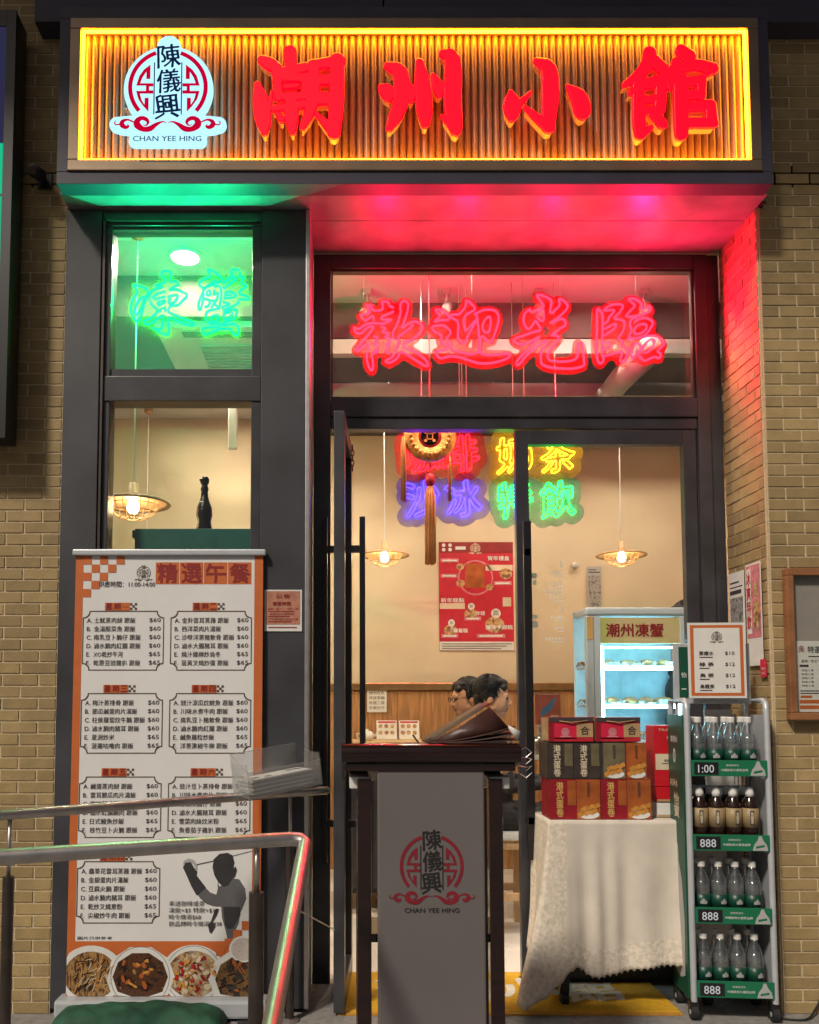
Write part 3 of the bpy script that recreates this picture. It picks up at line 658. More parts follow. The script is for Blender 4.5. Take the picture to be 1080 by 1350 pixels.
DONG = [[(95, 210), (125, 245), (125, 275), (90, 330), (82, 420), (110, 480), (145, 490), (165, 430), (190, 330), (207, 280), (205, 245), (160, 220), (95, 210)], [(110, 430), (125, 360), (168, 305), (182, 318), (142, 430), (110, 430)],
        [(330, 95), (360, 95), (390, 120), (380, 180), (430, 180), (445, 205), (400, 225), (375, 245), (430, 245), (500, 275), (510, 300), (480, 330), (440, 370), (390, 370), (372, 400), (375, 425), (450, 460), (550, 500), (565, 520), (540, 530), (440, 490), (370, 470), (380, 560), (370, 595), (340, 600), (250, 545), (300, 560), (325, 540), (330, 450), (280, 480), (220, 520), (185, 510), (190, 490), (240, 465), (290, 410), (245, 370), (220, 320), (225, 280), (250, 250), (325, 222), (262, 215), (330, 190), (345, 165), (315, 130), (315, 105), (330, 95)],
        [(245, 312), (280, 280), (345, 258)], [(262, 322), (345, 300)], [(290, 345), (342, 330), (330, 352), (295, 367), (290, 345)], [(370, 300), (430, 288), (442, 300), (420, 340), (382, 357), (370, 340), (385, 320), (370, 300)], [(300, 420), (310, 400), (345, 392), (345, 420)]]
XIE = [[(670, 85), (720, 100), (775, 150), (770, 180), (740, 190), (650, 230), (625, 225), (605, 195), (640, 160), (690, 140), (670, 85)], [(740, 172), (660, 222), (625, 290), (600, 370), (615, 405), (635, 330), (642, 275)], [(720, 222), (760, 215), (778, 260), (768, 365), (750, 380), (722, 352), (745, 320), (750, 270), (718, 285), (725, 245)],
       [(665, 265), (685, 250), (692, 280), (668, 290), (665, 265)], [(645, 320), (690, 330), (680, 370), (650, 382)], [(700, 330), (730, 342), (712, 368), (700, 390)],
       [(860, 85), (900, 85), (920, 110), (915, 140), (950, 150), (930, 190), (970, 215), (925, 250), (920, 280), (985, 300), (985, 325), (920, 320), (910, 350), (860, 380), (800, 400), (790, 380), (845, 362), (790, 342)], [(860, 85), (845, 105), (862, 130), (800, 180), (795, 195)], [(790, 200), (830, 165), (872, 142), (890, 160), (850, 190), (805, 235), (790, 225)], [(800, 270), (850, 260), (892, 290), (850, 310), (795, 312)], [(800, 290), (860, 285)],
       [(700, 470), (750, 445), (757, 475), (710, 502), (700, 470)], [(800, 440), (860, 420), (850, 460), (802, 480), (800, 440)], [(770, 395), (690, 410), (665, 430), (660, 470), (700, 520), (760, 512), (765, 540), (645, 550), (640, 580), (660, 600), (760, 560), (850, 560), (870, 590), (905, 605), (915, 560), (880, 520), (790, 525), (800, 508), (870, 480), (900, 430), (880, 400), (790, 420)]]
def neon_sign(name, label, loc, strokes, tube_mat, board_mat, rad, pad, group=None, wires=(), top=.3, gap=.012):
    """strokes: list per character of lists of (x, z) in metres. Tubes stand a centimetre off an acrylic board cut round them and tinted with their glow."""
    t = thing(name, label, 'neon sign', loc, 0, group)
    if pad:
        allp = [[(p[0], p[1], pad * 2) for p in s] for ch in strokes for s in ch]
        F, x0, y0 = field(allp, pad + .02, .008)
        bd = loops_obj('acrylic_glow_board', [smooth_loop(q, 2) for q in trace(F, x0, y0, .008)], board_mat, t, gap, .0015)
    for ch in strokes:
        mb = MB()
        for s in ch:
            closed = math.hypot(s[0][0] - s[-1][0], s[0][1] - s[-1][1]) < 1e-6
            pts = spline([(x, 0, z) for x, z in (s[:-1] if closed else s)], closed, 3) if len(s) < 70 else [Vector((x, 0, z)) for x, z in s]
            closed = closed or len(s) >= 70
            mb.tube(pts, rad, 6, closed)
        mb.build('neon_character', tube_mat, t, True)
    for x, z in wires: MB().tube([(x, gap, z), (x, gap, z + top)], .0012, 5).build('hanging_wire', 'steel', t)
    return t
def glow(t, x, z, d, col, power, y=-.02, cone=165):
    """The coloured light one neon character throws in direction d."""
    ld = bpy.data.lights.new('neon_glow', 'SPOT'); ld.color = col; ld.energy = power; ld.shadow_soft_size = 0; ld.spot_size = R(cone); ld.spot_blend = .6
    o = bpy.data.objects.new('neon_glow', ld); C.objects.link(o); o.parent = t; o.location = (x, y, z); o.rotation_euler = Vector(d).to_track_quat('-Z', 'Y').to_euler()
def from_px(S, ox, oy, k, cx, cz): return [[(cx + (p[0] / k + ox), cz - (p[1] / k + oy)) for p in s] for s in S]
# transom greeting, drawn at 4.909 units per photo pixel; 0.94 m of depth scale
kr = 1100 / 3.94 * 4.909
red = [from_px(S, 0, 0, kr, x, 3.279) for S, x in ((HUAN, .018), (YING, .018), (GUANG, .770), (LIN, .770))]
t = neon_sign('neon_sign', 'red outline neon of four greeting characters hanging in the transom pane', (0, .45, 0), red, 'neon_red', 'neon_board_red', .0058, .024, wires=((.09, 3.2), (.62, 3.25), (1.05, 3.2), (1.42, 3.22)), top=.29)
for x, w_ in ((.20, 11), (.60, 10), (1.02, 12), (1.46, 26)): glow(t, x, 3.03, (0, -1, .12), (1, .006, .075), w_)
for x in (.35, 1.2): glow(t, x, 3.03, (0, 1, .5), (1, .02, .12), 9, .03)
kg = 1100 / 3.61 * 5.684
grn = [from_px(S, 0, 0, kg, -1.0, 3.245) for S in (DONG, XIE)]
t = neon_sign('neon_sign', 'green outline neon of two characters in the upper left window', (0, .12, 0), grn, 'neon_green', 'neon_board_green', .0052, 0)
MB().box(-1.02, -.39, .014, .018, 2.68, 3.34).build('acrylic_glow_board', 'window_glow_board', t)  # sheet added behind the tubes, coloured with their green glow
for x in (-.88, -.58): glow(t, x, 3.04, (0, -1, .2), (.0, 1, .42), 17); glow(t, x, 3.04, (0, 1, .5), (.0, 1, .40), 8, .04)
def small(chars, x, z, w, h, gapx, label, tm):
    S = []
    for i, ch in enumerate(chars):
        lp = glyph_loops(ch, x + i * gapx, z, w, h, nib=(.034, .006), ang=40, shear=.14)
        S.append([[*(smooth_loop(q, 2, 2)), smooth_loop(q, 2, 2)[0]] for q in lp if len(q) > 16])
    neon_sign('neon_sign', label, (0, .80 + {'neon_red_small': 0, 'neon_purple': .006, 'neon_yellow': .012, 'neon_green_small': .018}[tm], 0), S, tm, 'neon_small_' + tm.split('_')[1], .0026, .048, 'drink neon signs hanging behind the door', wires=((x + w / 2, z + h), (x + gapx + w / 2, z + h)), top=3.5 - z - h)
small('咖啡', .315, 2.472, .175, .185, .200, 'red outline neon of two characters behind the gold disc ornament', 'neon_red_small')
small('沙冰', .315, 2.235, .175, .185, .215, 'violet outline neon of two characters below the red drink neon', 'neon_purple')
small('奶茶', .800, 2.472, .175, .185, .225, 'yellow outline neon of two characters above the green drink neon', 'neon_yellow')
small('特飲', .800, 2.235, .175, .185, .225, 'green outline neon of two characters below the yellow drink neon', 'neon_green_small')

# ------------------------------------------------------------------ ceiling lamps and equipment
def downlight(x, y, z, label):
    t = thing('downlight', label, 'ceiling lamp', (x, y, z), 0, 'recessed round ceiling lamps')
    MB().lathe([(.085, -.001), (.085, -.012), (.066, -.016), (.066, -.004)], 28).build('rim', 'white_plastic', t, True)
    MB().lathe([(.064, -.010), (.0, -.010)], 28).build('lens', 'downlight', t)
downlight(-.80, .55, 3.5, 'round ceiling lamp glowing above the green neon characters')
for x, y, w_ in ((.40, .50, 'just inside the open door leaf'), (1.40, .50, 'just inside above the display fridge'), (.25, 1.95, 'deep above the wall counter'), (1.15, 1.95, 'deep above the seated diners'), (2.3, 1.95, 'in the far corner past the fridge'), (-.9, 2.2, 'deep behind the window bay'), (-1.9, .5, 'at the outer end of the window bay')):
    downlight(x, y, 3.5, 'round ceiling lamp ' + w_)
def pendant(x, y, z, label, ceil=3.5):
    t = thing('pendant_lamp', label, 'pendant lamp', (x, y, z), 0, 'rattan pendant lamps')
    MB().tube([(0, 0, .075), (0, 0, ceil - z - .01)], .0035, 6).build('cord', 'white_plastic', t)
    MB().lathe([(.0, ceil - z), (.035, ceil - z), (.03, ceil - z - .03), (.004, ceil - z - .045)], 16).build('ceiling_rose', 'brass', t, True)
    MB().lathe([(.006, .085), (.022, .08), (.022, .035), (.03, .03), (.03, .018)], 16).build('socket', 'wood_pale', t, True)
    MB().lathe([(.02, .022), (.08, .014), (.15, -.002), (.172, -.016), (.168, -.022), (.145, -.010), (.08, .006), (.02, .014)], 36).build('shade', 'wood_pale', t, True)
    cg = MB()
    for k in range(18):
        a = 2 * math.pi * k / 18
        cg.tube([(math.cos(a) * r, math.sin(a) * r, zz) for r, zz in ((.118, -.006), (.108, -.045), (.075, -.075), (.03, -.088))], .0018, 4)
    for r, zz in ((.114, -.025), (.10, -.056), (.06, -.082), (.03, -.088)):
        cg.tube([(r * math.cos(2 * math.pi * k / 24), r * math.sin(2 * math.pi * k / 24), zz) for k in range(24)], .0018, 4, True)
    cg.build('cane_basket', 'wood_pale', t)
    MB().lathe([(.0, -.062), (.018, -.058), (.028, -.04), (.026, -.018), (.014, .004), (.012, .016)], 16).build('bulb', 'bulb', t, True)
pendant(.275, 2.25, 2.30, 'rattan pendant lamp hanging near the open door leaf')
pendant(1.92, 2.25, 2.30, 'rattan pendant lamp hanging above the display fridge')
pendant(-.985, .34, 2.205, 'rattan pendant lamp close behind the lower left window pane')
pendant(-1.50, 2.75, 2.20, 'rattan pendant lamp half hidden behind the nearer window lamp')

def cassette(x, y, z, label, w=.46):
    t = thing('air_conditioner', label, 'air conditioner', (x, y, z))
    MB().box(-w, w, -w, w, -.035, 0, bev=.01).build('panel', 'ac_white', t)
    for k in range(13): MB().box(-w * .55, w * .55, -w * .5 + k * w / 12 - .006, -w * .5 + k * w / 12 + .006, -.044, -.034).build('slat', 'duct', t)
    for s in (-1, 1):
        MB().box(-w * .7, w * .7, s * w * .8 - .03, s * w * .8 + .03, -.040, -.034).build('vent', 'dark_frame', t)
cassette(-.55, 1.25, 3.278, 'white ceiling air conditioner with grille above the green neon sign')
cassette(.62, 2.05, 3.34, 'white ceiling air conditioner behind the red hanging banner', .34)
t = thing('hanging_banner', 'plain red board hanging behind the transom neon', 'banner', (.78, .75, 2.74))
MB().box(-.225, .225, -.004, .004, -.05, .10, bev=.002).build('board', 'sausage_red', t)
for x in (-.15, .15): MB().tube([(x, 0, .10), (x, 0, .76)], .0015, 5).build('hanging_wire', 'steel', t)
for i, (x, y) in enumerate(((.12, .9), (.55, .9), (1.05, .9), (1.62, .9))):
    t = thing('spotlight', 'small black ceiling spotlight, number %s from the door leaf along the transom' % ('one', 'two', 'three', 'four')[i], 'spotlight', (x, y, 3.5), 0, 'ceiling spotlights behind the transom')
    MB().box(-.02, .02, -.02, .02, -.03, 0).build('base', 'duct', t); MB().tube([(0, 0, -.03), (0, 0, -.09)], .006, 6).build('arm', 'duct', t)
    MB().tube([(-.02, -.05, -.16), (.01, .02, -.08)], .028, 12).build('lamp_head', 'duct', t, True)
t = thing('duct', 'pale round air duct crossing under the dining room ceiling', 'duct', (0, 0, 0))
MB().tube([(1.55, .62, 3.05), (1.62, 1.3, 3.16), (1.7, 2.1, 3.24), (1.75, 2.9, 3.28)], .07, 16).build('pipe', 'duct', t, True)
for y, z in ((1.0, 3.11), (1.6, 3.19), (2.3, 3.25)): MB().tube([(1.65, y, z + .06), (1.65, y, 3.5)], .004, 5).build('hanger', 'steel', t)
t = thing('ceiling_vent', 'white slotted air vent in the ceiling at the far end of the transom', 'vent', (1.62, .62, 3.499))
MB().box(-.14, .14, -.07, .07, -.012, 0, bev=.003).build('frame', 'ac_white', t)
for k in range(8): MB().box(-.115 + k * .03, -.098 + k * .03, -.05, .05, -.016, -.011).build('slot', 'black_metal', t)
t = thing('motion_sensor', 'small white sensor box on the ceiling of the lower left window', 'sensor', (-.78, 2.2, 3.02))
MB().box(-.03, .03, -.02, .02, 0, .48, bev=.006).build('body', 'white_plastic', t)

# ------------------------------------------------------------------ prints in the dining room
def card(name, label, cat, loc, w, h, base, rz=0., group=None, th=.002):
    t = thing(name, label, cat, loc, rz, group); MB().box(0, w, 0, th, 0, h).build('sheet', base, t); return t
def pr(t, m, f, name='print', y=-.0008):
    mb = MB(); f(mb); return mb.build(name, m, t, loc=(0, y, 0))
t = card('poster', 'red festive food poster on the cream back wall', 'poster', (.732, 2.962, 1.665), .58, .85, 'red_print')
pr(t, 'white_paper', lambda b: b.rect(.002, .578, .002, .07))
pr(t, 'maroon_print', lambda b: b.rect(.0, .58, .765, .85))
pr(t, 'egg_orange', lambda b: b.rect(.205, .355, .49, .68), 'gift_box_print', -.0016)
ring = [(.285 + r * math.cos(a) * 1., .565 + r * math.sin(a)) for r, s in ((.135, 1), (.124, -1)) for a in [s * 2 * math.pi * k / 32 for k in range(32)]]
def ringmesh(b, cx, cz, r0, r1, n=36):
    b.add([(cx + r * math.cos(2 * math.pi * k / n), 0, cz + r * math.sin(2 * math.pi * k / n)) for r in (r0, r1) for k in range(n)], [(k, n + k, n + (k + 1) % n, (k + 1) % n) for k in range(n)])
pr(t, 'pink_print', lambda b: ringmesh(b, .285, .57, .126, .138))
for x, z, r in ((.165, .655, .03), (.168, .525, .034), (.395, .495, .03), (.52, .60, .05), (.245, .285, .05), (.085, .16, .05), (.43, .20, .075)): pr(t, 'dish_print', lambda b: b.disc(x, z, r, r * .85), 'dish_print', -.0024)
for a in ((.365, .575, .625, .67), (.005, .20, .325, .37), (.495, .56, .345, .415)): pr(t, 'cream_print', lambda b: b.rect(*a), 'ribbon_print')
for x, z, w_ in ((.015, .69, .14), (.015, .57, .13), (.425, .512, .14), (.195, .235, .13), (.015, .10, .13), (.29, .10, .22)): pr(t, 'pink_print', lambda b: b.rect(x, x + w_, z, z + .03), 'caption_print', -.0014)
for s_, x, z, h_, w_ in (('賀年禮盒', .38, .705, .035, .17), ('新年糕點', .015, .375, .035, .18), ('年糕', .285, .275, .032, .07), ('蘿蔔糕', .11, .14, .032, .11), ('臘味芋頭糕', .36, .165, .034, .21)):
    pr(t, 'white_paper', lambda b: type_into(b, s_, x, z, h_, w_, bold=.02), 'lettering', -.003)
def ptxt(b):
    for x, z, w_ in ((.03, .698, .11), (.03, .578, .10), (.44, .520, .11), (.21, .243, .10), (.03, .108, .10), (.31, .108, .18)): b.rect(x, x + w_, z, z + .012)
pr(t, 'white_paper', ptxt, 'lettering', -.003)
def wh(b):
    b.disc(.25, .345, .026, .026); b.disc(.44, .29, .037, .037); b.disc(.095, .215, .026, .028)
    for x in (.03, .08): b.disc(x + .008, .825, .014); b.disc(x + .008, .79, .014)
    b.rect(.13, .21, .79, .815)
pr(t, 'white_paper', wh, 'medallion_print', -.003)
emblem(t, .285, .80, .00011, -.003, 'cream_print', 'cream_print', None, False)
for c_, x, z, h_ in (('新', .25, .33, .03), ('興', .44, .27, .045), ('年', .095, .20, .03)): pr(t, 'dark_print', lambda b: type_into(b, c_, x, z, h_, align='c'), 'lettering', -.0038)
pr(t, 'dark_print', lambda b: ([b.rect(.02, .56 - .04 * k, .05 - .018 * k, .055 - .018 * k) for k in range(3)]), 'small_print', -.0038)
t = card('notice', 'white notice with four lines of characters on the timber wainscot', 'notice', (.17, 2.938, 1.19), .15, .18, 'white_paper')
pr(t, 'brown_print', lambda b: [type_into(b, s, .015, .135 - .038 * k, .026, .12, bold=.01) for k, s in enumerate(('請勿在此', '停放車輛', '枱號二號', '多謝合作'))], 'lettering')
t = card('wall_picture', 'narrow grey picture strip hanging above the display fridge', 'picture', (1.885, 2.95, 1.98), .11, .34, 'grey_light')
pr(t, 'grey_photo', lambda b: b.rect(.008, .102, .012, .27)); pr(t, 'dark_print', lambda b: b.rect(.01, .10, .29, .30).rect(.01, .07, .31, .318))
t = thing('wall_sensor', 'tiny white sensor on the back wall between neon and fridge lamp', 'sensor', (1.79, 2.965, 2.33))  # unlit wall sensor
MB().lathe([(.025, 0), (.025, .03), (.015, .04)], 14, mat4=Matrix.Rotation(R(90), 4, 'X')).build('body', 'white_plastic', t, True)
MB().lathe([(.008, .04), (.008, .05), (0, .05)], 10, mat4=Matrix.Rotation(R(90), 4, 'X')).build('lens', 'white_plastic', t)
# white decal lettering on the closed leaf, read from inside
t = thing('window_decal', 'white reversed lettering decal on the closed glass door leaf', 'decal', (.868, .3915, 1.52))
rows = ((.345, '營業時間', .06, .04), (.295, '星期一至五', .075, .05), (.262, '早市茶市飯市', .09, .08), (.228, '午市晚市', .07, .05), (.135, '星期六日', .06, .05), (.085, '公眾假期', .045, .03), (.035, '外賣速遞服務', .09, .06))
for z, s, w_, u_ in rows: pr(t, 'decal_white', lambda b: (type_into(b, s, .155, z, .016, w_, flip=True, align='r', bold=.01), b.rect(.155 - u_, .155, z - .009, z - .005)), 'lettering', 0)
for z in (.395, .185): pr(t, 'decal_white', lambda b: b.poly([(.140, z), (.147, z + .016), (.155, z + .016), (.148, z), (.155, z - .016), (.147, z - .016)]), 'arrow', 0)
for f_ in (lambda b: b.disc(.02, .34, .014), lambda b: b.rect(.012, .03, .295, .318), lambda b: b.disc(.02, .11, .016), lambda b: b.rect(.01, .03, .137, .155)): pr(t, 'decal_white', f_, 'symbol', 0)

# ------------------------------------------------------------------ furniture and diners
def table(label, x0, x1, y0, y1, z, m='white_plastic'):
    t = thing('dining_table', label, 'table', ((x0 + x1) / 2, (y0 + y1) / 2, 0)); a = (x1 - x0) / 2; b = (y1 - y0) / 2
    MB().box(-a, a, -b, b, z - .03, z, bev=.006).build('table_top', m, t)
    for sx in (-1, 1):
        for sy in (-1, 1): MB().box(sx * (a - .06) - .02, sx * (a - .06) + .02, sy * (b - .06) - .02, sy * (b - .06) + .02, 0.001, z - .031).build('leg', 'wood_pale', t)
    return t
table('wall counter table carrying leaning menus and a teapot', .05, .62, 2.45, 2.92, .985, 'wood_pale')
table('white dining table between the seated diners and the fridge', 1.18, 1.62, 1.62, 2.25, .94)
t = thing('menu_stand', 'white picture menus leaning on the wall counter', 'menu', (.24, 2.86, .987))
for x, r in ((0, .0), (.17, .02)):
    s = MB().box(x, x + .155, 0, .003, 0, .145).build('leaflet', 'white_paper', t); s.rotation_euler = (R(-14), 0, 0)
    b = MB(); [b.disc(x + .03 + .045 * i, .10 - .05 * j, .016) for i in range(3) for j in range(2)]; b.build('dish_print', 'dish_print', s, loc=(0, -.0012, 0))
    b = MB(); b.rect(x + .01, x + .145, .125, .138); b.build('heading_print', 'red_print', s, loc=(0, -.0012, 0))
t = thing('teapot', 'small white teapot standing beside the leaning menus', 'teapot', (.16, 2.62, .987))
MB().lathe([(.0, 0), (.035, 0), (.052, .025), (.05, .05), (.03, .068), (.012, .075), (.012, .083), (0, .086)], 18).build('body', 'white_plastic', t, True)
MB().tube([(.045, 0, .03), (.07, 0, .045), (.08, 0, .065)], [.01, .008, .006], 8).build('spout', 'white_plastic', t, True)
MB().tube([(-.045, 0, .055), (-.075, 0, .05), (-.07, 0, .02), (-.046, 0, .018)], .006, 6).build('handle', 'white_plastic', t, True)
def stool(label, x, y, z=.56):
    t = thing('stool', label, 'stool', (x, y, 0), 0, 'pale timber stools')
    MB().box(-.19, .19, -.17, .17, z - .05, z, bev=.015).build('seat', 'white_plastic', t)
    MB().box(-.17, .17, -.15, .15, z - .10, z - .051).build('apron', 'wood_pale', t)
    for sx in (-1, 1):
        for sy in (-1, 1): MB().box(sx * .15 - .02, sx * .15 + .02, sy * .13 - .02, sy * .13 + .02, .001, z - .101).build('leg', 'wood_pale', t)
    for sy in (-1, 1): MB().box(-.13, .13, sy * .13 - .012, sy * .13 + .012, .18, .22).build('stretcher', 'wood_pale', t)
stool('pale stool under the seated man in white collar', .85, 1.30)
stool('pale stool under the diner with glasses', .80, 1.86)
stool('pale stool under the diner behind the brown card', 1.68, 1.98)
t = thing('black_cabinet', 'black cabinet with low feet standing inside beside the lectern panel', 'cabinet', (.35, 1.9, 0))
MB().box(-.36, .0, -.2, .25, .10, .90, bev=.006).build('body', 'black_metal', t)
for x in (-.33, -.04): MB().box(x, x + .02, -.18, -.15, .001, .099).build('leg', 'black_metal', t)
MB().box(-.35, -.185, -.206, -.2005, .13, .87).build('door', 'dark_frame', t); MB().box(-.175, -.01, -.206, -.2005, .13, .87).build('door', 'dark_frame', t)

def capsule(mb, a, b, ra, rb, n=14):
    a = Vector(a); b = Vector(b); d = b - a; L = d.length; q = d.to_track_quat('Z', 'Y').to_matrix().to_4x4() if L > 1e-6 else Matrix()
    pr_ = [(max(ra * math.cos(t), 0), ra * math.sin(t)) for t in [R(x) for x in (-90, -60, -30, 0)]] + [(max(rb * math.cos(t), 0), L + rb * math.sin(t)) for t in [R(x) for x in (0, 30, 60, 90)]]
    mb.lathe(pr_, n, a, 0, q)
def ellipsoid(mb, c, r, mtx, n=16):
    mb.lathe([(math.cos(R(t)) if abs(t) < 90 else 0, math.sin(R(t))) for t in range(-90, 91, 15)], n, c, 0, mtx @ Matrix.Diagonal((*r, 1)))
class Figure:
    """Tapered limbs and rounded masses fused by a voxel remesh into one continuous surface; each face takes the cloth or skin of the nearest limb."""
    def __init__(s): s.p = []
    def cap(s, a, b, ra, rb, m): s.p.append(('c', Vector(a), Vector(b), ra, rb, m))
    def ell(s, c, r, m, mtx=Matrix()): s.p.append(('e', Vector(c), r, mtx, None, m))
    def build(s, name, parent, voxel, mats, smooth=6):
        mb = MB()
        for q in s.p:
            if q[0] == 'c': capsule(mb, *q[1:5])
            else: ellipsoid(mb, q[1], q[2], q[3])
        me = mb.mesh(name, mats); o = bpy.data.objects.new(name, me); C.objects.link(o)
        md = o.modifiers.new('r', 'REMESH'); md.mode = 'VOXEL'; md.voxel_size = voxel
        sm = o.modifiers.new('s', 'SMOOTH'); sm.iterations = smooth; sm.factor = .5
        m2 = mesh_of(o, name); bpy.data.objects.remove(o)
        m2.materials.clear(); [m2.materials.append(M[x]) for x in mats]
        n = len(m2.polygons); c = np.zeros(n * 3); m2.polygons.foreach_get('center', c); c = c.reshape(-1, 3); best = np.full(n, 1e9); mi = np.zeros(n, int)
        for q in s.p:
            if q[0] == 'c':
                a, b = np.array(q[1]), np.array(q[2]); d = b - a; t = np.clip((c - a) @ d / max(d @ d, 1e-9), 0, 1)
                D = np.linalg.norm(c - a - t[:, None] * d, axis=1) - (q[3] + (q[4] - q[3]) * t)
            else:
                r = np.array(q[2]); loc = (c - np.array(q[1])) @ np.array(q[3].to_3x3()); D = (np.linalg.norm(loc / r, axis=1) - 1) * r.min()
            k = D < best; best[k] = D[k]; mi[k] = mats.index(q[5])
        m2.polygons.foreach_set('material_index', mi); m2.polygons.foreach_set('use_smooth', [True] * n); m2.update()
        return link(name, m2, parent)
def head_parts(f, at, yaw, pitch=0., s=1.):
    """Head with brow, eyes, nose, mouth, jaw and ears; local +y is where it looks."""
    B = Matrix.Translation(at) @ Matrix.Rotation(yaw, 4, 'Z') @ Matrix.Rotation(pitch, 4, 'X') @ Matrix.Scale(s, 4); Rm = Matrix.Rotation(yaw, 4, 'Z') @ Matrix.Rotation(pitch, 4, 'X')
    W = lambda p: B @ Vector(p); e = lambda c, r, m='skin': f.ell(W(c), tuple(x * s for x in r), m, Rm); k = lambda a, b, r0, r1, m='skin': f.cap(W(a), W(b), r0 * s, r1 * s, m)
    e((0, -.012, .032), (.074, .094, .086)); e((0, .030, -.025), (.061, .062, .082)); e((0, .052, -.086), (.034, .034, .028)); k((-.045, .01, -.06), (0, .055, -.088), .022, .024); k((.045, .01, -.06), (0, .055, -.088), .022, .024)
    k((0, .088, .008), (0, .106, -.030), .008, .0125); e((-.011, .097, -.033), (.008, .009, .007)); e((.011, .097, -.033), (.008, .009, .007))
    k((-.036, .079, .021), (.036, .079, .021), .010, .010); e((0, .087, -.056), (.023, .010, .006), 'lips'); e((0, .085, -.066), (.019, .010, .006), 'lips')
    for x in (-1, 1): e((x * .030, .083, .002), (.012, .007, .006), 'hair'); e((x * .074, -.008, -.012), (.011, .020, .032)); k((x * .018, .090, .026), (x * .044, .080, .026), .004, .003, 'hair')
    return W, Rm
def hair_on(body, W, Rm, s=1., long=False):
    h = Figure(); e = lambda c, r: h.ell(W(c), tuple(x * s for x in r), 'hair', Rm)
    e((0, -.028, .045), (.082, .095, .086)); e((0, .024, .090), (.062, .056, .028)); e((.026, .060, .064), (.036, .020, .026)); e((-.028, .060, .064), (.036, .020, .026)); e((0, -.075, -.01), (.066, .040, .062))
    for x in (-1, 1): e((x * .066, -.022, .018), (.020, .05, .046))
    if long: e((0, -.08, -.07), (.075, .04, .10))
    o = h.build('hair', body, .005, ['hair'], 5)
    b = MB(); c = Vector((0, -.024, .045)); rr = Vector((.085, .098, .090))
    for k in range(1100):     # locks combed from the crown down over the cap
        th = random.uniform(0, 6.283); ph = math.acos(random.uniform(-.25, 1)); pts = []; rad = []
        for q_ in range(6):
            p_ = min(ph + q_ * .11, 2.0); t_ = th + .10 * q_ * math.sin(3 * th); d = Vector((math.sin(p_) * math.cos(t_), math.sin(p_) * math.sin(t_), math.cos(p_)))
            pt = c + Vector((d.x * rr.x, d.y * rr.y, d.z * rr.z)) * (1.0 + .02 * math.sin(9 * th) + .012 * (q_ == 5)); pts.append(W(pt)); rad.append((.0026, .003, .003, .0026, .002, .0008)[q_] * s)
        loc = c + Vector((0, 0, 0))
        if math.sin(th) > .35 and ph > .75: continue
        b.tube(pts, rad, 4, caps=False)
    b.build('hair_locks', 'hair', body, True)
    return o
def hand(f, wrist, d, up, side, s=1.):
    """Palm, four unequal curled fingers and a thumb off the side."""
    d = Vector(d).normalized(); up = Vector(up).normalized(); x = d.cross(up).normalized() * side; w = Vector(wrist)
    f.cap(w, w + d * .075 * s, .024, .030, 'skin')
    for i, L in enumerate((.062, .072, .066, .05)):
        b = w + d * .082 * s + x * (.027 - .018 * i); m1 = b + (d * .8 - up * .45) * L * .55; f.cap(b, m1, .0085, .008, 'skin'); f.cap(m1, m1 + (d * .2 - up) * L * .45, .008, .0065, 'skin')
    f.cap(w + d * .03 + x * .028, w + d * .065 + x * .055 - up * .012, .011, .009, 'skin'); f.cap(w + d * .065 + x * .055 - up * .012, w + d * .095 + x * .045 - up * .03, .009, .007, 'skin')
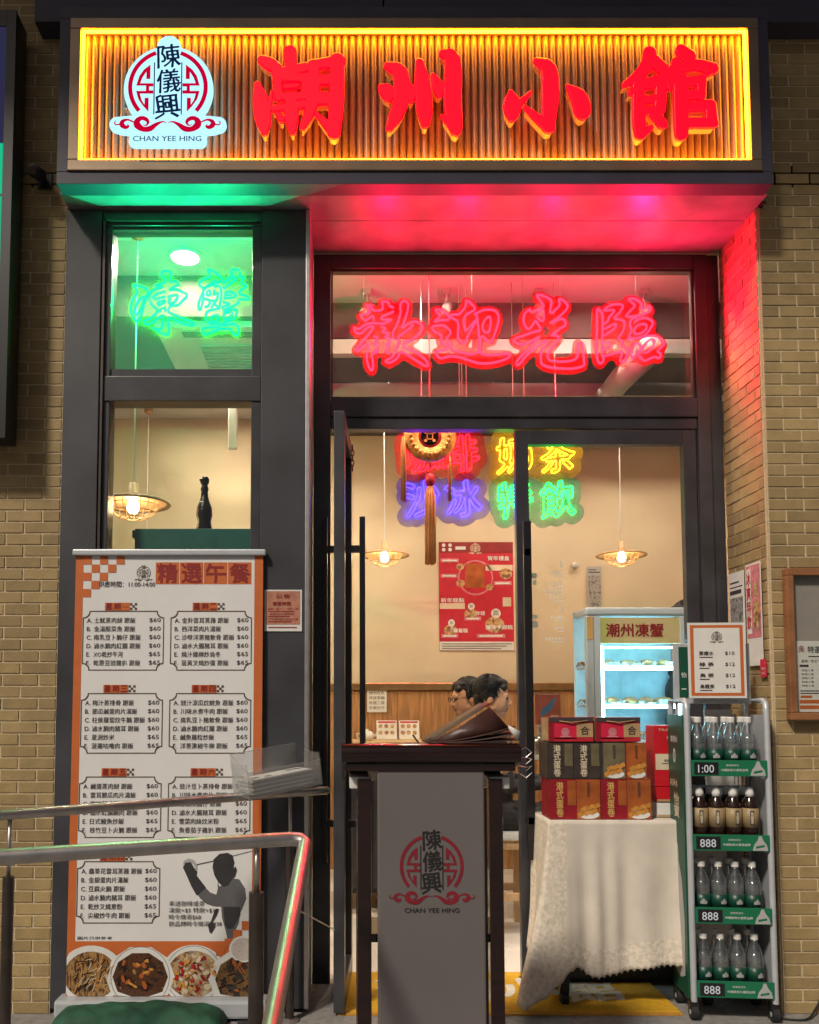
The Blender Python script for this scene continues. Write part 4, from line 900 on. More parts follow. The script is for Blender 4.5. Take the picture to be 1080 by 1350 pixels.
def seated(name_label, at, yaw, seat_z, top, legs, head_yaw=0., head_pitch=0., long=False, glasses=False, collar=True, s=.98):
    """Seated on a stool at seat height; torso upright, forearms resting forward, feet on the floor."""
    t = thing('person', name_label, 'person', (at[0], at[1], 0), yaw); f = Figure(); z = seat_z
    f.ell((0, 0, z + .09), (.155, .12, .10), legs)
    f.cap((0, -.01, z + .12), (0, .0, z + .30), .125, .130, top); f.ell((0, .0, z + .42), (.165, .105, .13), top); f.cap((-.15, -.01, z + .505), (.15, -.01, z + .505), .055, .055, top)
    f.cap((0, -.01, z + .50), (0, .005, z + .62), .060, .052, 'skin')
    for x in (-1, 1):
        f.cap((x * .175, -.01, z + .495), (x * .215, .06, z + .25), .052, .042, top); f.cap((x * .215, .06, z + .25), (x * .13, .30, z + .26), .040, .030, top)
        hand(f, (x * .13, .30, z + .26), (-x * .35, 1, -.05), (0, .05, 1), -x)
        f.cap((x * .085, .03, z + .075), (x * .11, .42, z + .06), .082, .058, legs); f.cap((x * .11, .42, z + .06), (x * .11, .40, .12), .056, .038, legs)
        f.cap((x * .11, .38, .052), (x * .115, .56, .036), .046, .034, 'black_metal')
    W, Rm = head_parts(f, (0, .015, z + .735), head_yaw, head_pitch, s)
    b = f.build('body', t, .0062, [top, legs, 'skin', 'lips', 'hair', 'black_metal'] if legs != top else [top, 'skin', 'lips', 'hair', 'black_metal'])
    hair_on(t, W, Rm, s, long)
    if collar:
        c = MB(); c.tube([(.066 * math.cos(a) , .066 * math.sin(a) * .95 - .004, z + .565 - .018 * math.sin(a)) for a in [2 * math.pi * k / 20 for k in range(20)]], .016, 8, True); c.build('collar', 'shirt_white', t, True)
        MB().add([(-.012, .102, z + .545), (.012, .102, z + .545), (.02, .128, z + .36), (0, .130, z + .33), (-.02, .128, z + .36), (0, .120, z + .50)], [(0, 1, 5), (0, 5, 4), (1, 2, 5), (5, 2, 3), (5, 3, 4)]).build('tie', 'shirt_blue', t)
    if glasses:
        g = MB()
        for x in (-1, 1):
            cc = W((x * .031, .102, .002)); g.tube([cc + (Rm.to_3x3() @ Vector((.021 * math.cos(a), 0, .016 * math.sin(a)))) for a in [2 * math.pi * k / 16 for k in range(16)]], .0022, 5, True)
            g.tube([W((x * .052, .100, .006)), W((x * .074, -.005, .008))], .0018, 5)
        g.tube([W((-.010, .104, .004)), W((.010, .104, .004))], .0018, 5); g.build('glasses', 'black_metal', t)
    return t
seated('seated young man with dark hair and white collar, in profile beyond the lectern', (.83, 1.28), R(-90), .56, 'shirt_dark', 'shirt_dark', R(-16), R(-6))
seated('seated diner with glasses and dark wavy hair, behind the young man', (.79, 1.86), R(88), .56, 'shirt_dark', 'shirt_dark', R(18), R(-8), glasses=True, collar=False, s=1.0)
seated('seated diner looking down, face beside the brown card', (1.74, 1.98), R(80), .50, 'shirt_white', 'shirt_dark', R(35), R(-14), collar=False)
def standing(label, at, yaw, H=1.72, top='shirt_dark', legs='shirt_dark'):
    t = thing('person', label, 'person', (at[0], at[1], 0), yaw); f = Figure(); k = H / 1.75
    f.ell((0, 0, .93 * k), (.165, .11, .11), legs); f.cap((0, 0, .98 * k), (0, 0, 1.15 * k), .125, .13, top); f.ell((0, 0, 1.28 * k), (.17, .105, .14), top); f.cap((-.15, 0, 1.40 * k), (.15, 0, 1.40 * k), .055, .055, top); f.cap((0, -.01, 1.40 * k), (0, .0, 1.53 * k), .06, .052, 'skin')
    for x in (-1, 1):
        f.cap((x * .18, 0, 1.39 * k), (x * .225, .01, 1.11 * k), .052, .043, top); f.cap((x * .225, .01, 1.11 * k), (x * .21, .12, .88 * k), .041, .03, 'skin'); hand(f, (x * .21, .12, .88 * k), (0, .3, -1), (-x, 0, 0), 1)
        f.cap((x * .09, 0, .90 * k), (x * .10, .01, .48 * k), .085, .058, legs); f.cap((x * .10, .01, .48 * k), (x * .10, -.01, .10), .056, .04, legs); f.cap((x * .10, -.03, .05), (x * .11, .15, .036), .045, .034, 'black_metal')
    W, Rm = head_parts(f, (0, .01, 1.635 * k), 0, R(-10)); f.build('body', t, .0065, [top, 'skin', 'lips', 'hair', 'black_metal']); hair_on(t, W, Rm)
    return t
standing('standing person mostly hidden behind the door frame and display fridge', (1.845, .98), R(100), 1.80)

# cards and drinks on the dining table
t = card('table_card', 'brown promotional card with blue ribbon mark on the dining table', 'card', (1.17, 1.66, 1.13), .155, .195, 'board_brown', R(-3))
MB().box(.06, .09, .003, .03, -.188, .0).build('stand', 'black_metal', t)
s = px(curve_in([[(30, 120, 4), (45, 95, 30), (75, 70, 26), (90, 40, 14), (100, 35, 4)]]), 0, 160, 800); F_, x0, y0 = field(s, .02, .002)
loops_obj('ribbon_print', [[(p[0], p[1]) for p in q] for q in trace(F_, x0, y0, .002)], 'board_blue', t, -.0008)
pr(t, 'cream_print', lambda b: (b.rect(.095, .145, .05, .056), b.rect(.085, .145, .035, .041), b.rect(.005, .15, .185, .188)))
t = card('table_menu', 'white picture menu standing on the dining table beneath the brown card', 'menu', (1.19, 1.70, .942), .15, .19, 'white_paper', R(-6))
pr(t, 'dish_print', lambda b: (b.disc(.05, .05, .03), b.disc(.10, .09, .03), b.rect(.02, .13, .14, .17)))
t = thing('orange_drink', 'glass of orange drink beside the young man', 'drink', (1.20, 1.72, .942))
MB().lathe([(0, 0), (.028, 0), (.034, .12), (.031, .12), (.026, .006)], 18).build('glass', 'pet', t, True); MB().lathe([(0, .004), (.025, .004), (.029, .09), (0, .09)], 18).build('drink', 'egg_roll', t, True)

# ------------------------------------------------------------------ gold disc ornament with tassels
t = thing('hanging_ornament', 'round gold pierced disc ornament with orange tassels hanging in the doorway', 'ornament', (.436, .72, 2.630))
prof = [(.055, 0), (.065, .012), (.10, .016), (.122, .012), (.135, 0), (.122, -.012), (.10, -.016), (.065, -.012), (.055, 0)]
MB().lathe(prof, 40, mat4=Matrix.Rotation(R(90), 4, 'X')).build('disc', 'gold', t, True)
MB().lathe([(.045, .0), (.056, .010), (.056, -.010), (.045, 0)], 30, mat4=Matrix.Rotation(R(90), 4, 'X')).build('inner_ring', 'red_print', t, True)
MB().disc(0, 0, .046, y=-.004, d=.008).build('coin', 'bronze_dark', t)
for a in ((-.014, .014, .012, .016), (-.014, .014, -.016, -.012), (-.016, -.012, -.0115, .0115), (.012, .016, -.0115, .0115)): MB().rect(*a, -.006).build('coin_relief', 'gold', t)
for a in (45, 135, 225, 315): MB().disc(.031 * math.cos(R(a)), .031 * math.sin(R(a)), .008, y=-.006, n=12).build('coin_relief', 'gold', t)
for k in range(24):
    a = 2 * math.pi * k / 24
    MB().lathe([(0, -.012), (.009, -.006), (.012, .004), (.009, .012), (0, .015)], 8, (.098 * math.cos(a), -.012, .098 * math.sin(a))).build('boss', 'gold', t, True)
MB().tube([(0, 0, .14), (0, 0, .868)], .003, 6).build('cord', 'red_print', t)
MB().tube([(0, 0, -.14), (0, 0, -.24)], .004, 6).build('tassel_cord', 'red_print', t)
MB().lathe([(0, -.19), (.02, -.2), (.028, -.23), (.02, -.255), (0, -.26)], 12).build('knot', 'red_print', t, True)
def tassel(x, z0, z1, r):
    b = MB(); n = 26
    for k in range(n):
        a = 2 * math.pi * k / n; rr = r * random.uniform(.5, 1); b.tube([(x + rr * .5 * math.cos(a), rr * .5 * math.sin(a), z0), (x + rr * math.cos(a), rr * math.sin(a), z0 - .05), (x + rr * math.cos(a) * 1.05, rr * math.sin(a), z1 + random.uniform(0, .015))], r * .22, 5)
    return b.build('tassel', 'tassel', t, True)
tassel(0, -.26, -.665, .024); tassel(-.135, .0, -.34, .014); tassel(.10, -.10, -.34, .008)

# ------------------------------------------------------------------ display fridge
fr = thing('display_fridge', 'glowing white display fridge with cold crab header behind the glass door', 'fridge', (1.262, .86, 0))
FW, FD, FB, FT = .53, .25, 1.02, 1.765
MB().box(0, FW, .0, FD, 0.001, 1.015, bev=.01).build('cabinet_base', 'fridge_white', fr)
MB().box(0, FW, FD - .02, FD, FB, FT).build('back_panel', 'fridge_in', fr)
MB().box(0, FW, 0, FD - .021, FT - .045, FT, bev=.012).build('top_panel', 'fridge_white', fr)
MB().box(0, FW, 0, FD - .021, FB, FB + .05, bev=.008).build('bottom_panel', 'fridge_white', fr)
for x in (0, FW - .04, ): MB().box(x, x + .04, 0, .04, FB + .051, FT - .046, bev=.006).build('post', 'fridge_white', fr)
MB().box(.0, .005, .041, FD - .022, FB + .051, FT - .046).build('pane', 'fridge_glass', fr); MB().box(FW - .005, FW, .041, FD - .022, FB + .051, FT - .046).build('pane', 'fridge_glass', fr)
MB().box(.075, FW - .041, .012, .017, FB + .051, FT - .20).build('pane', 'fridge_glass', fr)
MB().box(.041, .074, .0, .03, FB + .051, FT - .046).build('door_stile', 'fridge_white', fr)
hd = MB().box(.075, FW - .041, .004, .018, FT - .19, FT - .055).build('header', 'banner_fade', fr)
b = MB(); type_into(b, '潮州凍蟹', .10 + .155, FT - .155, .068, .30, bold=.03, align='c'); b.build('lettering', 'maroon_print', hd, loc=(0, .003, 0))
MB().rect(.005, .035, FT - .17, FT - .05, -.001).build('side_label', 'gold_print', fr)
for z in (FB + .22, FB + .42):
    sh = MB().box(.01, FW - .01, .03, FD - .03, z, z + .012).build('shelf', 'fridge_white', fr)
    MB().box(.078, FW - .044, .02, .029, z - .004, z + .016).build('led_strip', 'fridge_led', fr)
for x in (.078, FW - .060): MB().box(x, x + .017, .020, .028, FB + .06, FT - .20).build('led_strip', 'fridge_led', fr)
MB().box(.078, FW - .044, .03, .045, FT - .215, FT - .205).build('led_strip', 'fridge_led', fr)
for z in (FB + .052, FB + .233, FB + .433):
    for k in range(9):
        x = .06 + k * .048; r = random.uniform(.03, .045)
        tt = thing('chilled_crab', 'chilled crab on ice, %s crab on the %s of the display fridge' % (('leftmost', '', 'second', '', 'middle', '', 'fourth', '', 'rightmost')[k], {0: 'floor', 1: 'middle shelf', 2: 'top shelf'}[[FB + .052, FB + .233, FB + .433].index(z)]), 'crab', (1.262 + x, .86 + random.uniform(.08, .14), z), random.uniform(-.5, .5), 'crabs in the display fridge') if k % 2 == 0 else None
        if tt:
            MB().lathe([(0, 0), (r * 1.1, .008), (r * 1.3, .022), (r * .8, .038), (0, .044)], 12).build('shell', 'dish_print', tt, True)
            lg = MB()
            for s_ in (-1, 1):
                for q in range(4): lg.tube([(s_ * r, (q - 1.5) * .014, .018), (s_ * (r + .022), (q - 1.5) * .022, .028), (s_ * (r + .034), (q - 1.5) * .028, .002)], [.005, .004, .002], 5)
            lg.build('legs', 'dish_print', tt, True)
    ice = MB()
    for k in range(150):
        x, y = random.uniform(.05, FW - .04), random.uniform(.04, .2); a = .010
        ice.box(x - a, x + a, y - a, y + a, z - .001, z + random.uniform(.008, .03))
    i_ = ice.build('crushed_ice', 'crab_ice', fr); i_['kind'] = 'stuff'

# green board and bottle statue behind lower left pane
t = thing('display_board', 'dark green board standing behind the lower left window pane', 'board', (-.93, .16, 0))
MB().box(0, .56, 0, .02, .90, 2.035, bev=.003).build('panel', 'board_green', t); MB().box(0, .06, .021, .20, .90, .93).box(.5, .56, .021, .20, .90, .93).build('foot', 'board_green', t)
t = thing('bottle_statue', 'dark ornamental bottle statue above the green board in the window', 'statue', (-.64, .26, 2.036))
MB().lathe([(0, 0), (.032, 0), (.036, .02), (.030, .05), (.037, .08), (.034, .115), (.024, .14), (.017, .165), (.015, .19), (.019, .20), (.015, .21), (.013, .225)], 22).build('body', 'bronze_dark', t, True)
MB().lathe([(.012, .222), (.020, .228), (.022, .245), (.015, .258), (0, .262)], 16).build('stopper', 'bronze_dark', t, True)
MB().tube([(.01, 0, .25), (-.012, 0, .255), (-.022, 0, .24)], .006, 6).build('beak', 'bronze_dark', t, True)
t = thing('display_shelf', 'narrow dark shelf carrying the bottle statue behind the green board', 'shelf', (-.95, .19, 2.0)); MB().box(0, .58, 0, .15, 0, .035, bev=.003).build('board', 'board_green', t)
MB().box(.02, .04, .01, .13, -1.99, -.001).box(.54, .56, .01, .13, -1.99, -.001).build('bracket', 'black_metal', t)

# ------------------------------------------------------------------ roll-up menu banner
bn = thing('menu_banner', 'white and orange roll-up lunch menu banner in front of the window bay', 'banner', (-1.128, -.035, 0))
BW, BT, BB = .785, 1.893, .075
bn.rotation_euler = (R(-.4), 0, 0)
MB().box(-.012, BW + .012, -.016, .014, BT - .012, BT + .014, bev=.006).build('top_bar', 'alu', bn)
sh = MB().box(0, BW, 0, .002, BB, BT - .012).build('sheet', 'banner_white', bn)
MB().box(-.03, BW + .03, -.06, .06, .012, .082, bev=.012).build('base_case', 'alu', bn)
for x in (.06, BW - .06): MB().box(x - .02, x + .02, -.10, .10, .001, .0115).build('foot', 'black_metal', bn)
MB().tube([(BW / 2, .012, .08), (BW / 2, .012, BT - .02)], .006, 8).build('pole', 'steel', bn)
L1, L2, L3, L4, L5 = -.0008, -.0016, -.0024, -.0032, -.004
def bp(m, f, y, name='print', par=sh):
    b = MB(); f(b); return b.build(name, m, par, loc=(0, y, 0))
bp('orange_print', lambda b: (b.rect(0, .032, .082, BT - .012), b.rect(BW - .036, BW, .082, BT - .012), b.rect(.032, BW - .036, .082, .300)), L1, 'border_print')
q = .0345
def chequer(b, x, z, cells):
    for i, j in cells: b.rect(x + i * q, x + (i + 1) * q - .0004, z - (j + 1) * q, z - j * q - .0004)
bp('orange_print', lambda b: chequer(b, .032, BT - .014, [(0, 0), (2, 0), (4, 0), (1, 1), (3, 1), (0, 2), (2, 2), (1, 3), (0, 4)]), L2, 'chequer_print')
hx = .335; hw = .098
bp('orange_print', lambda b: [b.rect(hx + i * (hw + .003), hx + i * (hw + .003) + hw, BT - .132, BT - .040) for i in range(4)], L1, 'heading_block')
for i, c in enumerate('精選午餐'): loops_obj('lettering', glyph_loops(c, hx + i * (hw + .003) + .008, BT - .126, .082, .080, nib=(.030, .030), shear=0.), 'maroon_print', sh, L2)
emblem(sh, .285, BT - .085, .000085, L1, 'brown_print', 'brown_print', None, False)
bp('dark_print', lambda b: type_into(b, '供應時間：11:00-14:00', .098, BT - .145, .026, .235, bold=.012), L2, 'lettering')
MENU = {'星期一': (('土魷蒸肉餅 跟飯', 60), ('金湯酸菜魚 跟飯', 60), ('南乳豆卜腩仔 跟飯', 60), ('滷水腩肉紅腸 跟飯', 60), ('XO乾炒牛河', 65), ('乾蔥豆豉雞扒 跟飯', 65)),
        '星期二': (('金針雲耳蒸雞 跟飯', 60), ('西洋菜肉片湯飯', 60), ('沙嗲洋蔥豬軟骨 跟飯', 60), ('滷水大腸豬耳 跟飯', 60), ('燒汁雞柳炒烏冬', 65), ('韮黃叉燒炒蛋 跟飯', 65)),
        '星期三': (('梅汁蒸排骨 跟飯', 60), ('節瓜鹹蛋肉片湯飯', 60), ('柱侯蘿蔔炆牛腩 跟飯', 60), ('滷水腩肉豬耳 跟飯', 60), ('星洲炒米', 65), ('菠蘿咕嚕肉 跟飯', 65)),
        '星期四': (('豉汁涼瓜炆鯇魚 跟飯', 60), ('川味水煮牛肉 跟飯', 60), ('南乳豆卜豬軟骨 跟飯', 60), ('滷水腩肉紅腸 跟飯', 60), ('鹹魚雞粒炒飯', 65), ('洋蔥黑椒牛柳 跟飯', 65)),
        '星期五': (('鹹蛋蒸肉餅 跟飯', 60), ('雲耳勝瓜肉片湯飯', 60), ('蜜味腩排骨 跟飯', 60), ('滷水紅腸腩肉 跟飯', 60), ('日式鰻魚炒飯', 65), ('枝竹豆卜火腩 跟飯', 65)),
        '星期六': (('豉汁豆卜蒸排骨 跟飯', 60), ('川味水煮肉片 跟飯', 60), ('蘿蔔炆腩仔 跟飯', 60), ('滷水大腸豬耳 跟飯', 60), ('雪菜肉絲炆米粉', 65), ('魚香茄子雞扒 跟飯', 65)),
        '星期日': (('蟲草花雲耳蒸雞 跟飯', 60), ('金銀蛋肉片湯飯', 60), ('豆腐火腩 跟飯', 60), ('滷水腩肉豬耳 跟飯', 60), ('乾炒叉燒意粉', 65), ('尖椒炒牛肉 跟飯', 65))}
def frame_pts(x0, x1, z0, z1, c, n=4):
    """Rectangle with corners scooped inwards."""
    o = []
    for cx, cz, a0 in ((x1, z1, 270), (x0, z1, 360), (x0, z0, 90), (x1, z0, 180)):
        for k in range(n + 1): a = R(a0 - 90 * k / n); o.append((cx + c * math.cos(a), cz + c * math.sin(a)))
    return o
for i, (day, items) in enumerate(MENU.items()):
    x0 = .034 if i % 2 == 0 else .400; x1 = x0 + .340; zt = BT - .244 - (i // 2) * .343; zb = zt - .250
    o = frame_pts(x0, x1, zb, zt, .028); n_ = frame_pts(x0 + .0045, x1 - .0045, zb + .0045, zt - .0045, .028)
    def fr_(b, o=o, n_=n_): k = len(o); b.add([(x, 0, z) for x, z in o + n_], [(j, (j + 1) % k, k + (j + 1) % k, k + j) for j in range(k)])
    bp('brown_print', fr_, L1, 'menu_frame')
    hx0 = x0 + .092
    bp('orange_print', lambda b: [b.rect(hx0 + k * .0345, hx0 + k * .0345 + .0335, zt + .001, zt + .034) for k in range(3)], L2, 'day_block')
    bp('maroon_print', lambda b: [type_into(b, c, hx0 + k * .0345 + .0168, zt + (.016 if c == '一' else .006), .006 if c == '一' else .025, .026, bold=.03, align='c') for k, c in enumerate(day)], L3, 'lettering')
    bp('brown_print', lambda b: [b.rect(hx0 + .1045 + u * .0095, hx0 + .1045 + (u + 1) * .0095, zt + .004 + v * .0095, zt + .004 + (v + 1) * .0095) for u, v in ((0, 0), (2, 0), (1, 1), (0, 2), (2, 2))], L2, 'chequer_print')
    def lines(b):
        for r, (nm, p) in enumerate(items):
            z = zt - .052 - r * .0355; type_into(b, 'ABCDEF'[r] + '.', x0 + .018, z + .002, .018, bold=.012)
            ww = .0232 * sum(.62 if ord(c) < 256 and c != ' ' else (.4 if c == ' ' else 1) for c in nm); type_into(b, nm, x0 + .048, z, .0235, ww, bold=.012)
    def prices(b):
        for r, (nm, p) in enumerate(items): type_into(b, '$%d' % p, x1 - .015, zt - .050 - r * .0355, .020, .047, bold=.012, align='r')
    bp('dark_print', lines, L2, 'lettering'); bp('dark_print', prices, L2, 'price_lettering')
# figure in fencing dress: flat photographic print
def spx(pts): return [(.405 + (x - 40) * .000405, .676 - (y - 130) * .000405) for x, y in pts]
FEN_S = [(540, 470), (560, 520), (640, 480), (700, 440), (760, 450), (820, 540), (832, 640), (800, 720), (770, 790), (760, 880), (720, 960), (690, 1060), (650, 1050), (620, 930), (590, 830), (580, 720), (500, 715), (430, 690), (370, 640), (340, 600), (420, 530), (470, 580), (530, 600), (545, 540)]
FEN_H = [(490, 330), (500, 250), (560, 195), (640, 185), (690, 210), (708, 280), (700, 330), (690, 360), (720, 320), (735, 360), (715, 420), (680, 450), (650, 500), (600, 520), (550, 480), (510, 410)]
FEN_A = [(190, 330), (215, 285), (270, 280), (300, 330), (335, 370), (330, 410), (425, 530), (350, 600), (330, 605), (280, 520), (210, 370)]
FEN_L = [(520, 745), (560, 740), (540, 800), (500, 870), (525, 920), (485, 985), (465, 970), (450, 900), (480, 860)]
FEN_T = [(600, 720), (770, 720), (775, 800), (735, 870), (700, 930), (650, 940), (620, 900)]
bp('grey_mid', lambda b: b.poly(spx(FEN_S)), L1, 'figure_print')
bp('grey_dark', lambda b: (b.poly(spx(FEN_A)), b.poly(spx(FEN_L)), b.poly(spx(FEN_T))), L2, 'figure_print')
bp('grey_dark', lambda b: b.poly(spx(FEN_H)), L3, 'mask_print')
bp('grey_light', lambda b: b.poly(spx([(190, 300), (200, 265), (245, 240), (300, 255), (330, 300), (335, 350), (318, 350), (300, 300), (262, 275), (215, 285)])), L3, 'guard_print')
bp('dark_print', lambda b: b.poly(spx([(330, 298), (500, 262), (905, 160), (905, 164), (500, 270), (330, 308)])), L2, 'foil_print')
for k, (s, w_) in enumerate((('奉送咖啡或茶', .145), ('凍飲+$5 特飲+$12', .20), ('時令燉湯$68', .13), ('飲品轉時令燉湯+$38', .215))): bp('dark_print', lambda b: type_into(b, s, .412, .440 - .0270 * k, .021, w_, bold=.01), L4, 'lettering')
bp('dark_print', lambda b: type_into(b, '圖片只供參考', .042, .306, .013, .14, bold=.01), L2, 'lettering')
bp('orange_print', lambda b: chequer(b, BW - .18, .415, [(4, 0), (3, 1), (2, 2), (4, 2), (1, 3), (3, 3), (0, 4), (2, 4)][0:]), L4, 'chequer_print')
for cx, cz, r, m_ in ((.100, .165, .135, 'noodle_print'), (.515, .170, .132, 'pork_print'), (.300, .160, .140, 'stew_print'), (.715, .150, .140, 'beef_print'), (.718, .270, .060, 'rice_print')):
    lay_ = L4 - .0008 * (m_ in ('stew_print', 'beef_print', 'rice_print')) - .0008 * (m_ == 'rice_print')
    def bowl(b, rr, sx=1.):
        n_ = 10 if m_ in ('stew_print', 'beef_print') else 30
        p = [(cx + rr * math.cos(2 * math.pi * k / n_), cz + rr * .88 * math.sin(2 * math.pi * k / n_)) for k in range(n_)]
        b.poly([(min(max(x, .001), BW - .001), max(z, .083)) for x, z in p])
    w_ = bp('white_plastic', lambda b: bowl(b, r), lay_ , 'bowl_print')
    if m_ != 'rice_print': bp('grey_mid', lambda b: ringmesh(b, cx, cz, r * .84, r * .855) if cx - r > 0 and cx + r < BW else None, -.0003, 'rim_line_print', w_) if cx - r > 0 and cx + r < BW else None
    bp(m_, lambda b: bowl(b, r * (.80 if m_ != 'rice_print' else .85)), -.0006, 'food_print', w_)
    rnd = random.Random(int(cx * 1000)); kinds = {'noodle_print': (('egg_roll', 46, .050, .0032), ('cream_print', 22, .045, .0030), ('tea', 26, .04, .004)), 'stew_print': (('tea', 16, .03, .016), ('egg_orange', 9, .036, .017), ('egg_roll', 7, .03, .012)),
        'pork_print': (('maroon_print', 14, .03, .014), ('cream_print', 15, .03, .015), ('red_box', 8, .022, .012), ('egg_roll', 12, .026, .012)), 'beef_print': (('tea', 22, .04, .010), ('egg_orange', 8, .034, .014), ('grey_dark', 12, .045, .008)), 'rice_print': ()}[m_]
    for mm, cnt, ln, th in kinds:
        def chunks(b):
            for q_ in range(cnt):
                a = rnd.uniform(0, 6.28); d = r * .66 * rnd.random() ** .5; x, z = cx + d * math.cos(a), cz + d * .88 * math.sin(a)
                if x < .012 + ln / 2 or x > BW - .012 - ln / 2 or z < .085 + ln / 2: continue
                g = rnd.gauss(.9, .5) if m_ == 'noodle_print' else rnd.uniform(0, 6.28); L_, T_ = ln * rnd.uniform(.6, 1.1) / 2, th * rnd.uniform(.7, 1.2) / 2; ax, az = math.cos(g), math.sin(g)
                o5 = [(-1, -.6), (-.2, -1), (.8, -.8), (1, .3), (.3, 1), (-.7, .8)]
                b.poly([(x + ax * u * L_ - az * v * T_, z + az * u * L_ + ax * v * T_) for u, v in o5], -.00004 * q_)
        bp(mm, chunks, -.0009 - .0020 * [k_[0] for k_ in kinds].index(mm) * .5, 'food_pieces_print', w_)['kind'] = 'stuff'
# sand bag on the banner foot
t = thing('sandbag', 'dark green fabric weight bag lying at the foot of the menu banner', 'bag', (-.80, -.155, 0))
bm = bmesh.new(); bmesh.ops.create_grid(bm, x_segments=40, y_segments=16, size=1)
top = [v for v in bm.verts]; me_v = []
def bagz(u, v): e = max(0, (1 - abs(u) ** 7) * (1 - abs(v) ** 3)); return .076 * e ** .55 * (1 + .07 * math.sin(4 * u + 2 * v) + .05 * math.sin(11 * u + 4 + 3 * v) + .03 * math.sin(23 * u + 9 * v))
b = MB(); nx_, ny_ = 40, 16; vs = []
for s_ in (1, 0):
    for j in range(ny_ + 1):
        for i in range(nx_ + 1):
            u, v = i / nx_ * 2 - 1, j / ny_ * 2 - 1; ww = 1 - .10 * (1 - abs(u)) * abs(v)
            vs.append((u * .335, v * .115 * ww, .012 + bagz(u, v) if s_ else max(.004, .010 - .2 * bagz(u, v))))
fs = [(j * (nx_ + 1) + i, j * (nx_ + 1) + i + 1, (j + 1) * (nx_ + 1) + i + 1, (j + 1) * (nx_ + 1) + i) for j in range(ny_) for i in range(nx_)]
o_ = (nx_ + 1) * (ny_ + 1); b.add(vs, fs + [tuple(k + o_ for k in f[::-1]) for f in fs]); b.build('fabric', 'bag_green', t, True); bm.free()
MB().tube([(-.335, -.112, .013), (-.1, -.118, .016), (.1, -.118, .016), (.335, -.112, .013)], .007, 6).build('seam', 'black_rubber', t, True)
for s_ in (-1, 1): MB().tube([(s_ * .04, -.117, .02), (s_ * .06, -.135, .022), (s_ * .02, -.14, .012)], .007, 6).build('strap', 'bag_green', t)

# ------------------------------------------------------------------ small notice on the pier
t = card('opening_notice', 'salmon opening-hours notice taped to the dark pier beside the banner', 'notice', (-.338, -.004, 1.565), .157, .175, 'white_paper')
pr(t, 'salmon', lambda b: b.rect(.006, .150, .028, .169))
def on(b):
    type_into(b, '公告', .078, .138, .018, .06, align='c', bold=.02); type_into(b, '營業時間', .072, .108, .016, .075, align='c', bold=.02)
    type_into(b, '星期一至六十一時至十時', .014, .088, .010, .128); type_into(b, '星期日及公眾假期', .022, .067, .010, .10); type_into(b, '下午茶時段二時至六時', .016, .045, .010, .125)
    for z, w_ in ((.081, .11), (.060, .09), (.038, .10), (.014, .12)): b.rect(.016, .016 + w_, z, z + .004)
pr(t, 'maroon_print', on, 'lettering', -.0016)

# ------------------------------------------------------------------ lectern
lc = thing('lectern', 'dark gloss timber lectern with pale emblem panel in front of the doorway', 'lectern', (.2535, -1.0, 0))
def slab(b, w, prof):
    n_ = len(prof); b.add([(x, y, z) for x in (-w, w) for y, z in prof], [tuple(range(n_)), tuple(range(2 * n_ - 1, n_ - 1, -1))] + [(i, i + n_, (i + 1) % n_ + n_, (i + 1) % n_) for i in range(n_)])
a_ = [(.030 * math.sin(R(t_)) * -1, 1.117 + .030 * math.cos(R(t_))) for t_ in range(0, 181, 20)]
b = MB(); slab(b, .264, a_ + [(.34, 1.005), (.34, 1.045)]); smooth_angle(b.build('top', 'wood_gloss', lc), 35)
MB().box(-.25, .25, -.008, .012, 1.066, 1.0865).build('front_rail', 'wood_gloss', lc)
for s_ in (-1, 1):
    MB().box(s_ * .196 - .021, s_ * .196 + .021, .020, .062, .001, 1.04, bev=.004).build('leg', 'wood_gloss', lc)
    MB().box(s_ * .196 - .021, s_ * .196 + .021, .26, .30, .001, .99, bev=.004).build('leg', 'wood_gloss', lc)
    MB().box(s_ * .21 - .03, s_ * .21 + .03, .03, .25, 1.01, 1.045, bev=.004).build('tray', 'white_plastic', lc)
    MB().box(s_ * .196 - .018, s_ * .196 + .018, .063, .259, .12, .16).build('stretcher', 'wood_gloss', lc)
MB().box(-.175, .175, .063, .259, .55, .575).build('shelf', 'wood_gloss', lc)
bd = MB().box(-.158, .158, -.004, .014, .02, 1.092, bev=.006).build('emblem_panel', 'podium_board', lc)
emblem(bd, .001, .788, .000263 * 1.03, -.0052, 'podium_red', 'podium_ink')
wr = MB()
for k in range(4): wr.tube([(.262, .02, 1.12 - .02 * k), (.285, .01, 1.135 - .03 * k), (.30, 0, 1.12 - .02 * k), (.283, 0, 1.105 - .02 * k)], .0012, 5)
wr.build('wire_hook', 'steel', lc)
